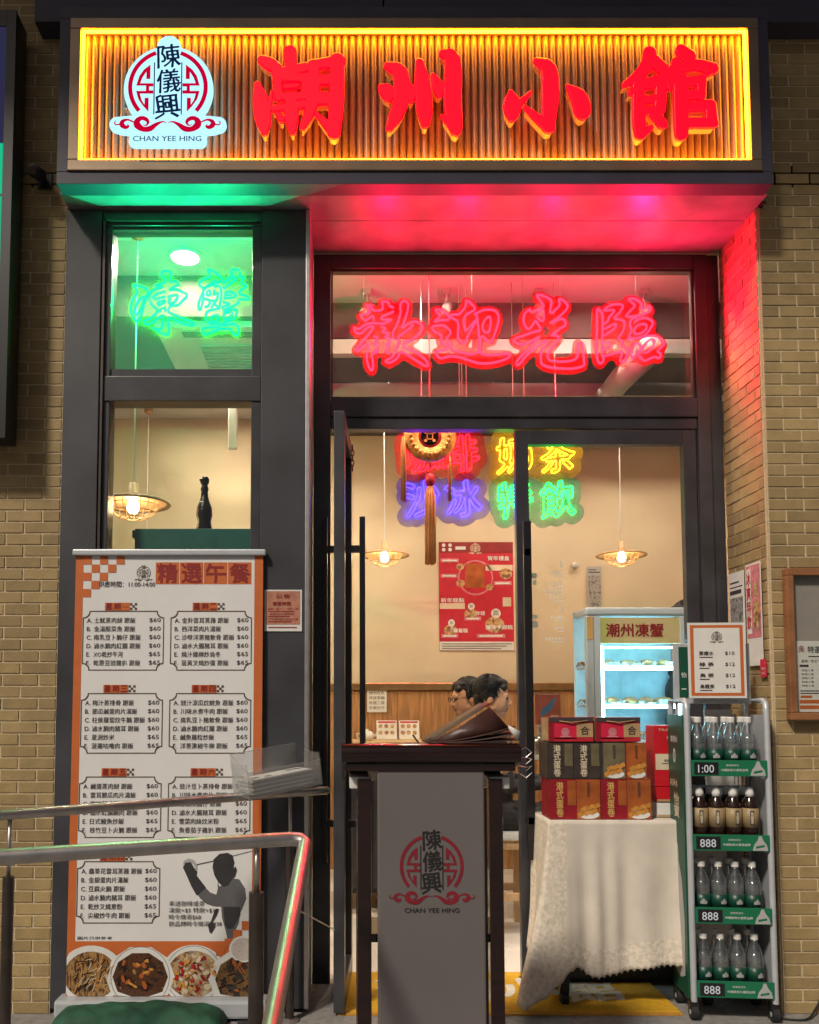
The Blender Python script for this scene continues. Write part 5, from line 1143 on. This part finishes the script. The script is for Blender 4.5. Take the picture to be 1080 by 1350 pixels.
# open menu folder on the lectern top
t = thing('menu_folder', 'open dark brown leather menu folder lying on the lectern top', 'menu', (.305, -.985, 1.142))
def page(pts, m, name):
    b = MB(); n_ = len(pts) // 2; b.add(pts, [(i, i + 1, n_ + i + 1, n_ + i) for i in range(n_ - 1)]); o = b.build(name, m, t, True)
    sd = o.modifiers.new('t', 'SOLIDIFY'); sd.thickness = .003; return o
def fan(z_tip, x_tip, curl, y0, y1): return [(-.06 + (x_tip + .06) * k / 8, y, .006 + (z_tip) * (k / 8) ** curl) for y in (y0, y1) for k in range(9)]
page(fan(.118, .130, 1.0, .0, .20), 'leather', 'cover'); page(fan(.05, .20, 1.6, -.02, .18), 'leather', 'cover'); page(fan(.03, .21, 1.9, -.02, .18), 'brown_print', 'page'); page(fan(.012, .215, 2.2, -.02, .18), 'leather', 'page')
page([(-.06, .0, .005), (.03, .0, .048), (.128, .0, .112), (-.06, -.002, .003), (.05, -.002, .012), (.19, -.002, .045)], 'leather', 'inner_flap'); page([(.18, -.025, .050), (.205, -.025, .012), (.18, -.02, .058), (.215, -.02, .04)], 'white_paper', 'page_corner')
MB().tube([(-.08, .03, .0), (-.10, .03, .028)], .003, 6).build('ribbon', 'leather', t)

# ------------------------------------------------------------------ handrails
def rail(label, path, r, posts, group='stainless handrails of the ramp'):
    t = thing('handrail', label, 'handrail', path[0][:2] + (0,), 0, group); o = Vector(path[0][:2] + (0,))
    b = MB(); b.tube([Vector(p) - o for p in path], r, 16); smooth_angle(b.build('rail', 'steel', t), 40)
    e = Vector(path[-1]) - o; MB().lathe([(0, -r * .95), (r * .7, -r * .7), (r * 1.02, 0), (r * .7, r * .7), (0, r * .95)], 14, e).build('end_cap', 'steel', t, True)
    for x, y, zt, zs in posts:
        p = Vector((x, y, 0)) - o
        s_ = MB(); s_.tube([p + Vector((0, 0, .001)), p + Vector((0, 0, zs))], r * 1.05, 16); smooth_angle(s_.build('post', 'steel_dark', t), 40)
        MB().tube([p + Vector((0, 0, zs)), p + Vector((0, 0, zt))], r * .42, 10).build('rod', 'steel', t, True)
        MB().lathe([(r * 2.2, .001), (r * 2.2, .008), (r * 1.1, .014)], 18, p).build('base_flange', 'steel', t)
    return t
rail('far stainless handrail with the leaflet box clipped on it', [(-2.2, -1.53, .90), (-1.126, -.739, .90), (-.079, .031, .90)], .0175, [(-.222, -.075, .885, .70), (-1.10, -.72, .885, .70), (-1.9, -1.31, .885, .7)])
rail('near stainless handrail that bends down the steps toward the viewer', [(-2.0, -1.93, .90), (-.823, -1.471, .90), (-.150, -1.208, .90), (-.122, -1.203, .897), (-.108, -1.215, .888), (-.110, -1.25, .87), (-.147, -1.87, .615), (-.175, -2.3, .44)], .0195, [(-.235, -1.236, .885, .765), (-1.2, -1.615, .885, .765)])
MB().tube([(0, 0, 0), (0, 0, .001)], .0001, 4)
t = thing('string', 'thin white string tied from the near handrail to the door stile', 'string', (-.112, -1.43, .765))
MB().tube([(0, 0, 0), (.070, 1.39, -.418)], .0022, 5).build('strand', 'white_plastic', t)
t = thing('leaflet_box', 'clear acrylic leaflet box tilted on the far handrail', 'leaflet holder', (-.265, -.125, .918), R(36))
for a in ((-.165, .165, -.07, -.067, 0, .10), (-.165, .165, .067, .07, 0, .165), (-.165, -.162, -.067, .067, 0, .13), (.162, .165, -.067, .067, 0, .13), (-.162, .162, -.067, .067, 0, .003)): MB().box(*a).build('wall', 'acrylic', t)
t.rotation_euler = (0, R(-7), R(34))
rim = MB().tube([(-.165, -.07, .10), (.165, -.07, .10), (.165, .07, .165), (-.165, .07, .165)], .0025, 6, True).build('rim', 'acrylic', t)
t = thing('leaflets', 'stack of printed leaflets inside the clear box', 'leaflets', (-.265, -.125, .925)); t.rotation_euler = (0, R(-7), R(34))
for k in range(7): MB().box(-.145 + random.uniform(-.004, .004), .13, -.06, .055, .004 + k * .008, .0105 + k * .008).build('leaflet', 'white_paper' if k % 2 == 0 else 'grey_light', t)
b = MB().box(-.14, .125, -.055, .05, .0605, .0612).build('cover_sheet', 'white_paper', t)
b = MB(); [b.add([(x, y, .0614), (x + .03, y, .0614), (x + .03, y + .03, .0614), (x, y + .03, .0614)], [(0, 1, 2, 3)]) for x, y in ((.05, .0), (.085, .0), (-.12, -.03), (-.07, -.04))]; b.build('print', 'grey_mid', t)

# ------------------------------------------------------------------ door mat
t = thing('door_mat', 'yellow door mat with white brush characters in the doorway', 'mat', (.0, .0, .0))
MB().box(.0, 1.37, .0, .50, .001, .010, bev=.003).build('pile', 'mat_yellow', t)
MB().box(-.03, -.001, -.0, .50, .001, .008).build('edge', 'mat_edge', t); MB().box(-.03, 1.37, -.022, -.001, .001, .008).build('edge', 'mat_edge', t)
lp = []
for i, ch in enumerate('潮州小館'): lp += [[(x, z) for x, z in q_] for q_ in glyph_loops(ch, .14 + .27 * i, .12, .24, .28, nib=(.05, .02))]
me = loops_mesh('character', lp); me.transform(Matrix.Rotation(R(-90), 4, 'X')); me.materials.append(M['mat_white']); o = link('lettering', me, t, (0, 0, .0112))
# ------------------------------------------------------------------ sales table with cloth
tb = thing('sales_table', 'wheeled sales cart hidden under the tablecloth', 'table', (1.18, .19, 0))
MB().box(-.31, .40, -.125, .14, .735, .765, bev=.004).build('table_top', 'white_plastic', tb)
for sx in (-.26, .34):
    for sy in (-.09, .10):
        MB().box(sx - .018, sx + .018, sy - .018, sy + .018, .075, .734).build('leg', 'black_metal', tb)
        cst = MB().box(sx - .02, sx + .02, sy - .012, sy + .012, .05, .0745).build('caster', 'black_metal', tb); MB().tube([(sx - .014, sy, .031), (sx + .014, sy, .031)], .030, 18).build('wheel', 'black_rubber', cst)
MB().box(-.28, .36, -.10, .115, .20, .22).build('shelf', 'black_metal', tb)
cl = thing('tablecloth', 'cream lace tablecloth with scalloped hem draped over the sales cart', 'tablecloth', (1.18, .19, 0))
x0, x1, y0, y1, zt = -.325, .415, -.14, .150, .772
per = []   # walk: back-left -> front-left -> front-right -> back-right
for k in range(26): per.append((x0, y1 + (y0 - y1) * k / 25, -1, 0))
for k in range(90): per.append((x0 + (x1 - x0) * (k + 1) / 90, y0, 0, -1))
for k in range(26): per.append((x1, y0 + (y1 - y0) * (k + 1) / 26, 1, 0))
nt = 34; vs = []; S_ = len(per)
for i, (px_, py_, nx2, ny2) in enumerate(per):
    u = i / S_ * 1.30; cornL = math.exp(-((i - 25) / 9) ** 2); cornR = math.exp(-((i - 115) / 7) ** 2)
    fold = .45 + .30 * math.sin(u * 11 + 1.8 * math.sin(u * 5)) + .25 * math.sin(u * 23 + 2.2 * math.sin(u * 7 + 1)); fold2 = math.sin(u * 47 + .8 + 2 * math.sin(u * 13))
    hem = .150 + .03 * math.sin(u * 7 + 2.4) - .085 * cornL + .012 * abs(math.sin(i * math.pi / 3.0)) + (.07 * math.exp(-((i - 36) / 6) ** 2))
    for k in range(nt + 1):
        tt = k / nt; z = zt - (zt - hem) * tt; f = tt ** 1.25
        drift = .010 * math.sin(7 * tt + 9 * u) * tt; out = f * (.012 + .030 * fold + .004 * fold2 + .145 * cornL) + .004 * math.sin(tt * math.pi) * fold2 + drift * .6
        dx = nx2; dy = ny2
        if cornL > .15: w_ = min(1, cornL); dx += -w_ * (1 if nx2 == 0 else 0); dy += -w_ * (1 if ny2 == 0 else 0) * .6
        out_y = out * (.35 if ny2 == 0 and dy == 0 else 1)
        vs.append((px_ + dx * out, py_ + dy * out_y, z))
fs = [(i * (nt + 1) + k, i * (nt + 1) + k + 1, (i + 1) * (nt + 1) + k + 1, (i + 1) * (nt + 1) + k) for i in range(S_ - 1) for k in range(nt)]
b = MB().add(vs, fs); b.m = [1 if (f[0] % (nt + 1) > nt - 7 or f[0] // (nt + 1) < 34) else 0 for f in fs]
b.add([(x0, y0, zt), (x1, y0, zt), (x1, y1, zt), (x0, y1, zt)], [(0, 1, 2, 3)])
o = b.build('fabric', ['cloth', 'cloth_lace'], cl, True); sd = o.modifiers.new('t', 'SOLIDIFY'); sd.thickness = .0025; sd.offset = -1

# ------------------------------------------------------------------ boxes on the table
def egg_rolls(b, cx, z, w):
    """printed pile of rolls"""
    for k in range(6):
        r_, c_ = divmod(k, 3); x = cx - w * .32 + c_ * w * .26 + r_ * w * .12; zz = z + .018 + r_ * .022 + c_ * .006
        a = R(28); L = w * .30; h_ = .008
        b.poly([(x - L * math.cos(a) * .5 + h_ * math.sin(a), zz - L * math.sin(a) * .5 - h_), (x + L * math.cos(a) * .5 + h_ * math.sin(a), zz + L * math.sin(a) * .5 - h_), (x + L * math.cos(a) * .5 - h_ * math.sin(a), zz + L * math.sin(a) * .5 + h_), (x - L * math.cos(a) * .5 - h_ * math.sin(a), zz - L * math.sin(a) * .5 + h_)], -.0004 * k)
def egg_box(label, x, z, w, h, spine, front, spine_w, y=.075, d=.15, rz=0.):
    t = thing('egg_roll_box', label, 'box', (x, y, z), rz, 'egg roll boxes stacked on the table')
    MB().box(0, w, 0, d, 0, h, bev=.002).build('carton', spine, t)
    if front:
        pr(t, front, lambda b: b.rect(spine_w, w - .001, .001, h - .001), 'front_print')
        pr(t, 'white_paper', lambda b: b.disc((spine_w + w) / 2, .020, (w - spine_w) * .44, .018), 'plate_print', -.0016)
        pr(t, 'egg_roll', lambda b: egg_rolls(b, (spine_w + w) / 2, .004, w - spine_w), 'roll_print', -.0024)
        pr(t, 'dark_print', lambda b: type_into(b, '\n'.join('香脆蛋卷'), (spine_w + w) / 2, h * .55, h * .38, .014, align='c'), 'lettering', -.0016)
    if spine_w > .02:
        pr(t, 'gold_print' if spine == 'egg_red' else 'cream_print', lambda b: type_into(b, '\n'.join('港式蛋卷'), spine_w * .38, h * .07, h * .86, min(.030, spine_w * .36), bold=.02, align='c'), 'lettering')
        pr(t, 'egg_orange' if spine == 'egg_red' else 'egg_olive', lambda b: b.rect(spine_w * .66, spine_w * .97, h * .35, h * .97), 'side_print')
    return t
egg_box('red egg roll box at the bottom of the pile, next to the door stile', .866, .774, .215, .168, 'egg_red', 'egg_orange', .115)
egg_box('red egg roll box at the bottom of the pile, next to the red carton', 1.083, .774, .213, .168, 'egg_red', 'egg_orange', .112)
egg_box('dark egg roll box in the middle row, first from the door stile', .858, .944, .112, .153, 'egg_dark', None, .112)
egg_box('dark egg roll box in the middle row, second from the door stile', .971, .944, .112, .153, 'egg_dark', None, .112)
egg_box('olive egg roll box with printed rolls in the middle row', 1.084, .944, .106, .153, 'egg_dark', 'egg_olive', .012)
egg_box('orange egg roll box with printed rolls ending the middle row', 1.191, .944, .088, .153, 'egg_red', 'egg_orange', .004)
def gift(label, x):
    t = thing('gift_box', label, 'box', (x, .07, 1.100), 0, 'gift boxes with rope handles on the pile')
    MB().box(0, .19, 0, .14, 0, .104, bev=.002).build('carton', 'egg_red', t)
    pr(t, 'logo_red', lambda b: b.rect(.022, .118, .012, .078)); pr(t, 'kraft', lambda b: b.rect(.118, .188, .020, .078), 'label_print'); pr(t, 'red_print', lambda b: b.rect(.022, .188, .002, .018), 'band_print')
    pr(t, 'dark_print', lambda b: (b.rect(.002, .188, .085, .103), type_into(b, '合', .153, .030, .036, align='c', bold=.02)), 'lettering', -.0016)
    pr(t, 'pink_print', lambda b: (b.disc(.07, .042, .018), b.poly([(.045, .02), (.095, .02), (.09, .026), (.05, .026)])), 'emblem_print', -.0016)
    MB().tube([(.045, -.004, .088), (.095, -.010, .082), (.165, -.004, .090)], .0028, 6).build('handle', 'kraft', t, True)
    MB().box(-.0012, -.0002, .01, .13, .004, .10).build('side_print', 'kraft', t)
gift('red gift box with rope handle topping the pile, next to the door stile', .866)
gift('red gift box with rope handle topping the pile, nearer the fridge', 1.066)
t = thing('red_carton', 'tall red carton with cream band standing beside the egg roll boxes', 'box', (1.338, .14, .905), R(-3))
MB().box(0, .155, 0, .12, 0, .262, bev=.002).build('carton', 'red_box', t); pr(t, 'cream_print', lambda b: b.rect(.004, .154, .072, .140), 'band_print'); pr(t, 'pink_print', lambda b: (b.disc(.12, .145, .045, .04)), 'cloud_print', -.0005)
pr(t, 'cream_print', lambda b: type_into(b, 'TRADITION', .018, .238, .011, .13), 'lettering', -.0016); pr(t, 'cream_print', lambda b: type_into(b, '品賞薈', .055, .205, .022, .09, bold=.01), 'lettering', -.0016)
pr(t, 'dark_print', lambda b: (type_into(b, '香酥', .04, .105, .012), b.rect(.03, .09, .097, .100)), 'fine_print', -.0016)
for k, (m1, m2, z, lab) in enumerate((('white_plastic', 'red_box', .774, 'white carton with red corner under the tall red carton, lower one'), ('red_box', 'white_plastic', .840, 'red carton with white end under the tall red carton, upper one'))):
    t = thing('small_carton', lab, 'box', (1.340, .13, z), 0, 'cartons under the tall red carton'); MB().box(0, .17, 0, .13, 0, .062, bev=.002).build('carton', m1, t); pr(t, m2, lambda b: b.rect(.075 if k == 0 else .10, .168, .026 if k == 0 else .002, .06), 'corner_print')
    pr(t, 'kraft', lambda b: b.rect(.002, .168, .002, .012), 'base_print', -.0016)

# ------------------------------------------------------------------ bottle rack
rk = thing('bottle_rack', 'wheeled green and silver bottle rack beside the brick reveal', 'rack', (1.385, -.07, 0), R(-5))
RW, RD = .335, .215
for x in (0, RW - .022):
    b = MB(); b.tube([(x + .011, .0, .075), (x + .011, .0, 1.235), (x + .011, .006, 1.262), (x + .011, .03, 1.275), (x + .011, RD, 1.275), (x + .011, RD, .075)], .0125, 10); smooth_angle(b.build('post', 'alu', rk), 50)
MB().box(-.006, .004, .012, RD, .08, 1.215, bev=.001).build('side_panel', 'rack_green_dark', rk)
MB().box(RW - .004, RW + .004, .012, RD, .08, 1.215, bev=.001).build('side_panel', 'alu', rk)
def side_print(m, f, nm): b = MB(); f(b); o = b.build(nm, m, rk, loc=(-.0068, RD, 0)); o.rotation_euler = (0, 0, R(-90)); return o
side_print('white_plastic', lambda b: type_into(b, '飲用水', .05, 1.10, .028, .09, bold=.02), 'lettering'); side_print('white_plastic', lambda b: type_into(b, '0', .08, 1.015, .06, .03, bold=.03), 'lettering')
side_print('cream_print', lambda b: type_into(b, '怡\n寶', .075, .79, .10, .07, bold=.03), 'lettering'); side_print('cream_print', lambda b: type_into(b, '純淨水', .03, .915, .03, .10, bold=.02), 'lettering')
side_print('grey_light', lambda b: b.poly([(.08, .14), (.03, .16), (.02, .40), (.05, .55), (.09, .62), (.10, .68), (.115, .68), (.12, .61), (.155, .54), (.18, .38), (.17, .16), (.12, .14)]), 'bottle_print')
ZS = (.105, .393, .681, .978)
for k, z in enumerate(ZS):
    MB().box(.023, RW - .023, .004, RD, z, z + .012).build('shelf', 'alu', rk)
    st = MB().box(.020, RW - .020, -.016, -.009, z - .008, z + .056, bev=.001).build('price_strip', 'rack_green', rk)
    b = MB(); b.rect(.030, .125, z - .002, z + .048); b.build('digit_panel', 'black_metal', st, loc=(0, -.0168, 0))
    b = MB(); type_into(b, '1:00' if k == 3 else '888', .045, z + .006, .032, .062, bold=.005); b.build('price_digits', 'digit_led', st, loc=(0, -.0176, 0))
    b = MB(); type_into(b, '飲用純淨水', .155, z + .032, .008, .05); type_into(b, '中國飲用水優質品牌', .135, z + .012, .010, .105, bold=.01); b.build('lettering', 'white_plastic', st, loc=(0, -.0168, 0))
    b = MB(); b.poly([(.248, z - .005), (.255, z + .018), (.268, z + .035), (.274, z + .052), (.284, z + .052), (.290, z + .035), (.303, z + .018), (.308, z - .005)]); b.build('bottle_print', 'grey_light', st, loc=(0, -.0168, 0))
    b = MB(); b.poly([(.262, z + .012), (.294, z + .018), (.296, z + .010), (.26, z + .003)]); b.build('label_print', 'rack_green', st, loc=(0, -.0176, 0))
MB().box(.02, RW - .02, RD - .006, RD + .002, .10, .118).box(.02, RW - .02, RD - .006, RD + .002, .9, .912).build('back_bar', 'alu', rk)
for x in (.012, RW - .012):
    for y in (.012, RD - .012):
        cs = MB().box(x - .018, x + .018, y - .016, y + .016, .045, .078, bev=.004).build('caster', 'black_metal', rk); MB().tube([(x - .013, y, .030), (x + .013, y, .030)], .029, 20).build('wheel', 'black_rubber', cs)
        MB().tube([(x - .0145, y, .030), (x + .0145, y, .030)], .010, 14).build('hub', 'alu', cs)
def bottle(kind, x, y, z, label, group):
    t = thing('water_bottle' if kind == 'w' else 'tea_bottle', label, 'bottle', (x, y, z), random.uniform(-.3, .3), group); r = .0325; t.scale = (1, 1, 1.24)
    if kind == 'w':
        b = MB().lathe([(.0, .002), (.024, .0), (r, .008), (r, .020), (r * .95, .024), (r, .028), (r, .070), (r * .96, .074), (r, .080), (r * .97, .090), (r * .98, .10), (r * .86, .118), (r * .62, .138), (.0135, .150), (.0125, .158)], 20)
        b.build('body', 'pet', t, True)
        MB().lathe([(0, .005), (r * .9, .010), (r * .9, .10), (r * .75, .118), (0, .119)], 16).build('water', 'pet', t, True)
        MB().lathe([(.0150, .157), (.0155, .172), (.0135, .175), (0, .175)], 18).build('cap', 'white_plastic', t)
        lb = MB().lathe([(r + .0006, .028), (r + .0006, .070)], 24).build('label', 'label_green', t, True)
        a = R(-90); g = MB()
        for s_ in range(-2, 3): a2 = a + s_ * .16; g.add([((r + .0014) * math.cos(q_), (r + .0014) * math.sin(q_), zz) for zz in (.041, .058 - .004 * abs(s_)) for q_ in (a2 - .07, a2 + .07)], [(0, 1, 3, 2)])
        g.build('label_print', 'grey_light', lb)
    else:
        MB().lathe([(0, 0), (.027, 0), (r, .006), (r, .062), (r * .97, .066), (r, .120), (r * .96, .126), (r * .6, .150), (.014, .156)], 20).build('body', 'tea', t, True)
        MB().lathe([(.0165, .154), (.0170, .166), (.013, .178), (.008, .184), (0, .185)], 18).build('cap', 'white_plastic', t, True)
        lb = MB().lathe([(r + .0007, .055), (r + .0007, .117)], 24).build('label', 'label_tan', t, True)
        g = MB(); g.add([((r + .0016) * math.cos(q_), (r + .0016) * math.sin(q_), zz) for zz in (.063, .110) for q_ in (R(-103), R(-90), R(-77))], [(0, 1, 4, 3), (1, 2, 5, 4)]); pn = g.build('label_panel', 'dark_print', lb)
        g = MB(); type_into(g, '\n'.join('烏龍茶'), 0, .068, .038, .011, align='c', bold=.02); g.build('lettering', 'cream_print', pn, loc=(0, -r - .0022, 0))
ordn = ('first', 'second', 'third', 'fourth')
shelf_w = ('bottom', 'third', 'second', 'top')
ca, sa = math.cos(R(-5)), math.sin(R(-5))
for k, z in enumerate(ZS):
    for row in range(2):
        for c_ in range(4):
            lx = .066 + c_ * .0665; ly = .045 + row * .068
            x = 1.385 + lx * ca - ly * sa; y = -.07 + lx * sa + ly * ca
            kind = 't' if k == 2 else 'w'
            bottle(kind, x, y, z + .0125, '%s %s on the %s rack shelf, %s from the green side' % ('front-row' if row == 0 else 'back-row', 'water bottle' if kind == 'w' else 'tea bottle', shelf_w[k], ordn[c_]), 'water bottles on the rack' if kind == 'w' else 'tea bottles on the rack')
# header board with price list
hb = thing('rack_header', 'green header board clipped above the bottle rack', 'sign', (1.395, .05, 1.262), R(-4))
MB().box(0, .315, 0, .014, .0, .255, bev=.003).build('frame', 'alu', hb); MB().box(.022, .293, -.003, -.0004, .026, .240).build('panel', 'rack_green_dark', hb)
MB().box(.01, .02, .0145, .022, -.20, .05).box(.295, .305, .0145, .022, -.20, .05).build('bracket', 'alu', hb)
pr(hb, 'white_plastic', lambda b: (type_into(b, '怡', .03, .11, .022, bold=.01), b.rect(.03, .05, .06, .064)), 'lettering', -.0038)
pl = thing('price_list', 'orange-bordered drinks price list taped over the green header board', 'sign', (1.435, -.005, 1.285), R(-4))
MB().box(0, .235, 0, .0022, 0, .315, bev=.0005).build('sleeve', 'white_plastic', pl)
pr(pl, 'orange_print', lambda b: b.rect(.010, .225, .010, .305), 'border_print'); pr(pl, 'white_paper', lambda b: b.rect(.024, .211, .022, .293), 'sheet_print', -.0014)
emblem(pl, .118, .255, .000062, -.0022, 'brown_print', 'brown_print', None, False)
def plist(b):
    for k, (s, p) in enumerate((('蒸餾水', '$10'), ('綠 茶', '$12'), ('烏 茶', '$12'), ('烏龍茶', '$12'))):
        z = .178 - k * .046; type_into(b, s, .045, z, .017, .058, bold=.03); type_into(b, p, .150, z, .016, .038, bold=.02)
    for k, w_ in enumerate((.055, .04, .04, .05)): b.rect(.045, .045 + w_, .168 - k * .046, .172 - k * .046)
pr(pl, 'dark_print', plist, 'lettering', -.0022)
t = thing('cardboard_sheets', 'white board sheets leaning against the reveal behind the rack', 'board', (1.60, .235, 0), R(-4))
for k in range(3): MB().box(.0 + .04 * k, .12 + .02 * k, .012 * k, .012 * k + .008, .001, 1.235 - .02 * k).build('sheet', 'white_plastic', t)

# ------------------------------------------------------------------ posters and notice board on the brick
def jamb_card(label, y, z, w, h): return card('poster', label, 'poster', (1.7695, y, z), w, h, 'white_paper', R(-90), 'posters taped on the brick reveal')
t = jamb_card('white poster with dark food photographs on the brick reveal, deeper one', .330, 1.47, .145, .385)
pr(t, 'grey_photo', lambda b: b.rect(.012, .132, .10, .27)); pr(t, 'grey_photo', lambda b: b.rect(.012, .132, .008, .085)); pr(t, 'dark_print', lambda b: (b.rect(.012, .10, .335, .342), b.rect(.012, .132, .315, .320), b.rect(.012, .12, .285, .303)), 'heading_print')
t = jamb_card('pink and white poster on the brick reveal, nearer one', .170, 1.425, .135, .445)
pr(t, 'pink_print', lambda b: b.rect(.006, .129, .12, .437)); pr(t, 'white_paper', lambda b: b.rect(.012, .050, .14, .425), 'panel_print', -.0014)
pr(t, 'red_print', lambda b: type_into(b, '\n'.join('冰爽特飲'), .030, .16, .25, .034, align='c', bold=.02), 'lettering', -.0022); pr(t, 'dish_print', lambda b: (b.disc(.092, .22, .030, .07), b.rect(.075, .11, .30, .36)), 'glass_print', -.0014)
t = thing('paper_tag', 'small pink paper tag below the posters at the wall corner', 'notice', (1.7690, .062, 1.375), R(-90)); MB().box(0, .05, 0, .0015, 0, .075).build('sheet', 'logo_red', t); MB().rect(.008, .042, .01, .02, -.0006).rect(.008, .042, .03, .04, -.0006).build('print', 'pink_print', t)
nb = thing('notice_board', 'wooden framed notice board on the brick wall beside the doorway', 'notice board', (1.835, -.004, 1.195))
NW, NH = .60, .63
MB().box(.02, NW - .02, -.012, -.004, .02, NH - .02).build('backing', 'grey_board', nb)
for nm, a in (('frame', (0, .03, .0305, NH - .0305)), ('frame', (NW - .03, NW, .0305, NH - .0305)), ('frame', (0, NW, 0, .030)), ('frame', (0, NW, NH - .030, NH))): MB().box(a[0], a[1], -.045, -.0065, a[2], a[3], bev=.004).build(nm, 'wood_frame', nb)
MB().box(.03, NW - .03, -.034, -.031, .03, NH - .03).build('pane', 'pane', nb)
t = thing('notice_sheet', 'white tea-time notice inside the wooden notice board', 'notice', (1.87, -.019, 1.228)); MB().box(0, .26, 0, .0015, 0, .295).build('sheet', 'white_paper', t)
emblem(t, .032, .262, .000035, -.0008, 'logo_red', 'brown_print', None, False)
pr(t, 'grey_mid', lambda b: type_into(b, '特選', .058, .245, .028, .055, bold=.02), 'lettering'); pr(t, 'orange_print', lambda b: type_into(b, '下午茶', .118, .245, .028, .085, bold=.02), 'lettering')
pr(t, 'dark_print', lambda b: (b.rect(.06, .16, .228, .232), type_into(b, '星期一至五下午供應', .03, .205, .012, .12), b.rect(.022, .06, .187, .196), [(type_into(b, '特色小食', .03, .168 - .016 * k, .009, .05), type_into(b, '$%d' % (38 + 2 * k), .12, .168 - .016 * k, .009)) for k in range(5)], b.rect(.022, .20, .085, .089), b.rect(.022, .17, .075, .079)), 'lettering')
pr(t, 'orange_print', lambda b: (b.rect(.022, .07, .058, .068), b.rect(.018, .255, .035, .050), b.rect(.018, .255, .012, .027)), 'band_print')
pr(t, 'dish_print', lambda b: b.disc(.20, .16, .035, .03), 'dish_print')

# ------------------------------------------------------------------ lightbox, wall fixture, cable
lb = thing('lightbox', 'tall black framed lightbox with painted green reflection on the brick wall at the picture edge', 'sign', (-1.345, -.19, 1.0))
lb.location = (-1.380, -.165, 2.34)
MB().box(-.55, 0, .012, .12, 0, 1.83, bev=.006).build('case', 'black_metal', lb)
MB().box(-.04, 0, -.001, .0115, 0, 1.83).box(-.55, -.041, -.001, .0115, 0, .10).box(-.55, -.041, -.001, .0115, 1.76, 1.83).build('frame', 'black_metal', lb)
MB().box(-.55, -.041, .004, .011, .101, 1.25).build('lit_face', 'green_reflection_glow', lb); MB().box(-.55, -.041, .004, .011, 1.252, 1.759).build('lit_face', 'violet_lightbox', lb)  # green face stands for a reflection, painted as glow
MB().box(-.35, -.25, .121, .16, .3, .4).box(-.35, -.25, .121, .16, 1.4, 1.5).build('bracket', 'black_metal', lb)
MB().box(-.20, -.042, .0025, .0038, .70, .712).build('divider', 'black_metal', lb); MB().box(-.20, -.042, .0025, .0038, 1.02, 1.03).build('divider', 'black_metal', lb)
t = thing('wall_camera', 'small black camera housing on the brick between lightbox and shop sign', 'camera', (-1.30, -.008, 3.52))
MB().box(-.03, .03, -.008, 0, -.035, .035, bev=.002).build('mount', 'black_metal', t); MB().tube([(0, -.008, .0), (-.005, -.06, -.01)], .012, 10).build('arm', 'black_metal', t); MB().tube([(-.006, -.04, .005), (-.012, -.11, -.02)], .026, 14).build('body', 'black_rubber', t, True); MB().tube([(-.012, -.11, -.02), (-.0125, -.116, -.022)], .018, 14).build('lens', 'tea', t)
t = thing('cable', 'black cable trailing along the wall foot beside the rack', 'cable', (1.75, -.05, 0))
MB().tube(spline([(-.05, 0, .006), (.08, -.03, .006), (.16, .03, .03), (.20, .042, .08), (.28, .045, .13), (.45, .045, .17)], False, 5), .0045, 6).build('cord', 'black_rubber', t, True)
t = thing('screw_hook', 'tiny black hook at the wall corner under the shop sign', 'hook', (1.80, -.008, 3.415)); MB().tube([(0, 0, 0), (0, -.02, 0), (.012, -.024, -.003)], .006, 8).build('shank', 'black_metal', t); MB().lathe([(.012, 0), (.012, -.003)], 10, mat4=Matrix.Rotation(R(90), 4, 'X')).build('plate', 'black_metal', t)
t = thing('door_chain', 'short black chain hanging from the open door leaf stile', 'chain', (.035, .36, 2.46))
for k in range(5): MB().tube([(.008 * math.cos(a) * (1 if k % 2 else .2), .008 * math.cos(a) * (.2 if k % 2 else 1), -.024 * k + .015 * math.sin(a)) for a in [2 * math.pi * j / 12 for j in range(12)]], .0028, 5, True).build('link', 'black_metal', t)
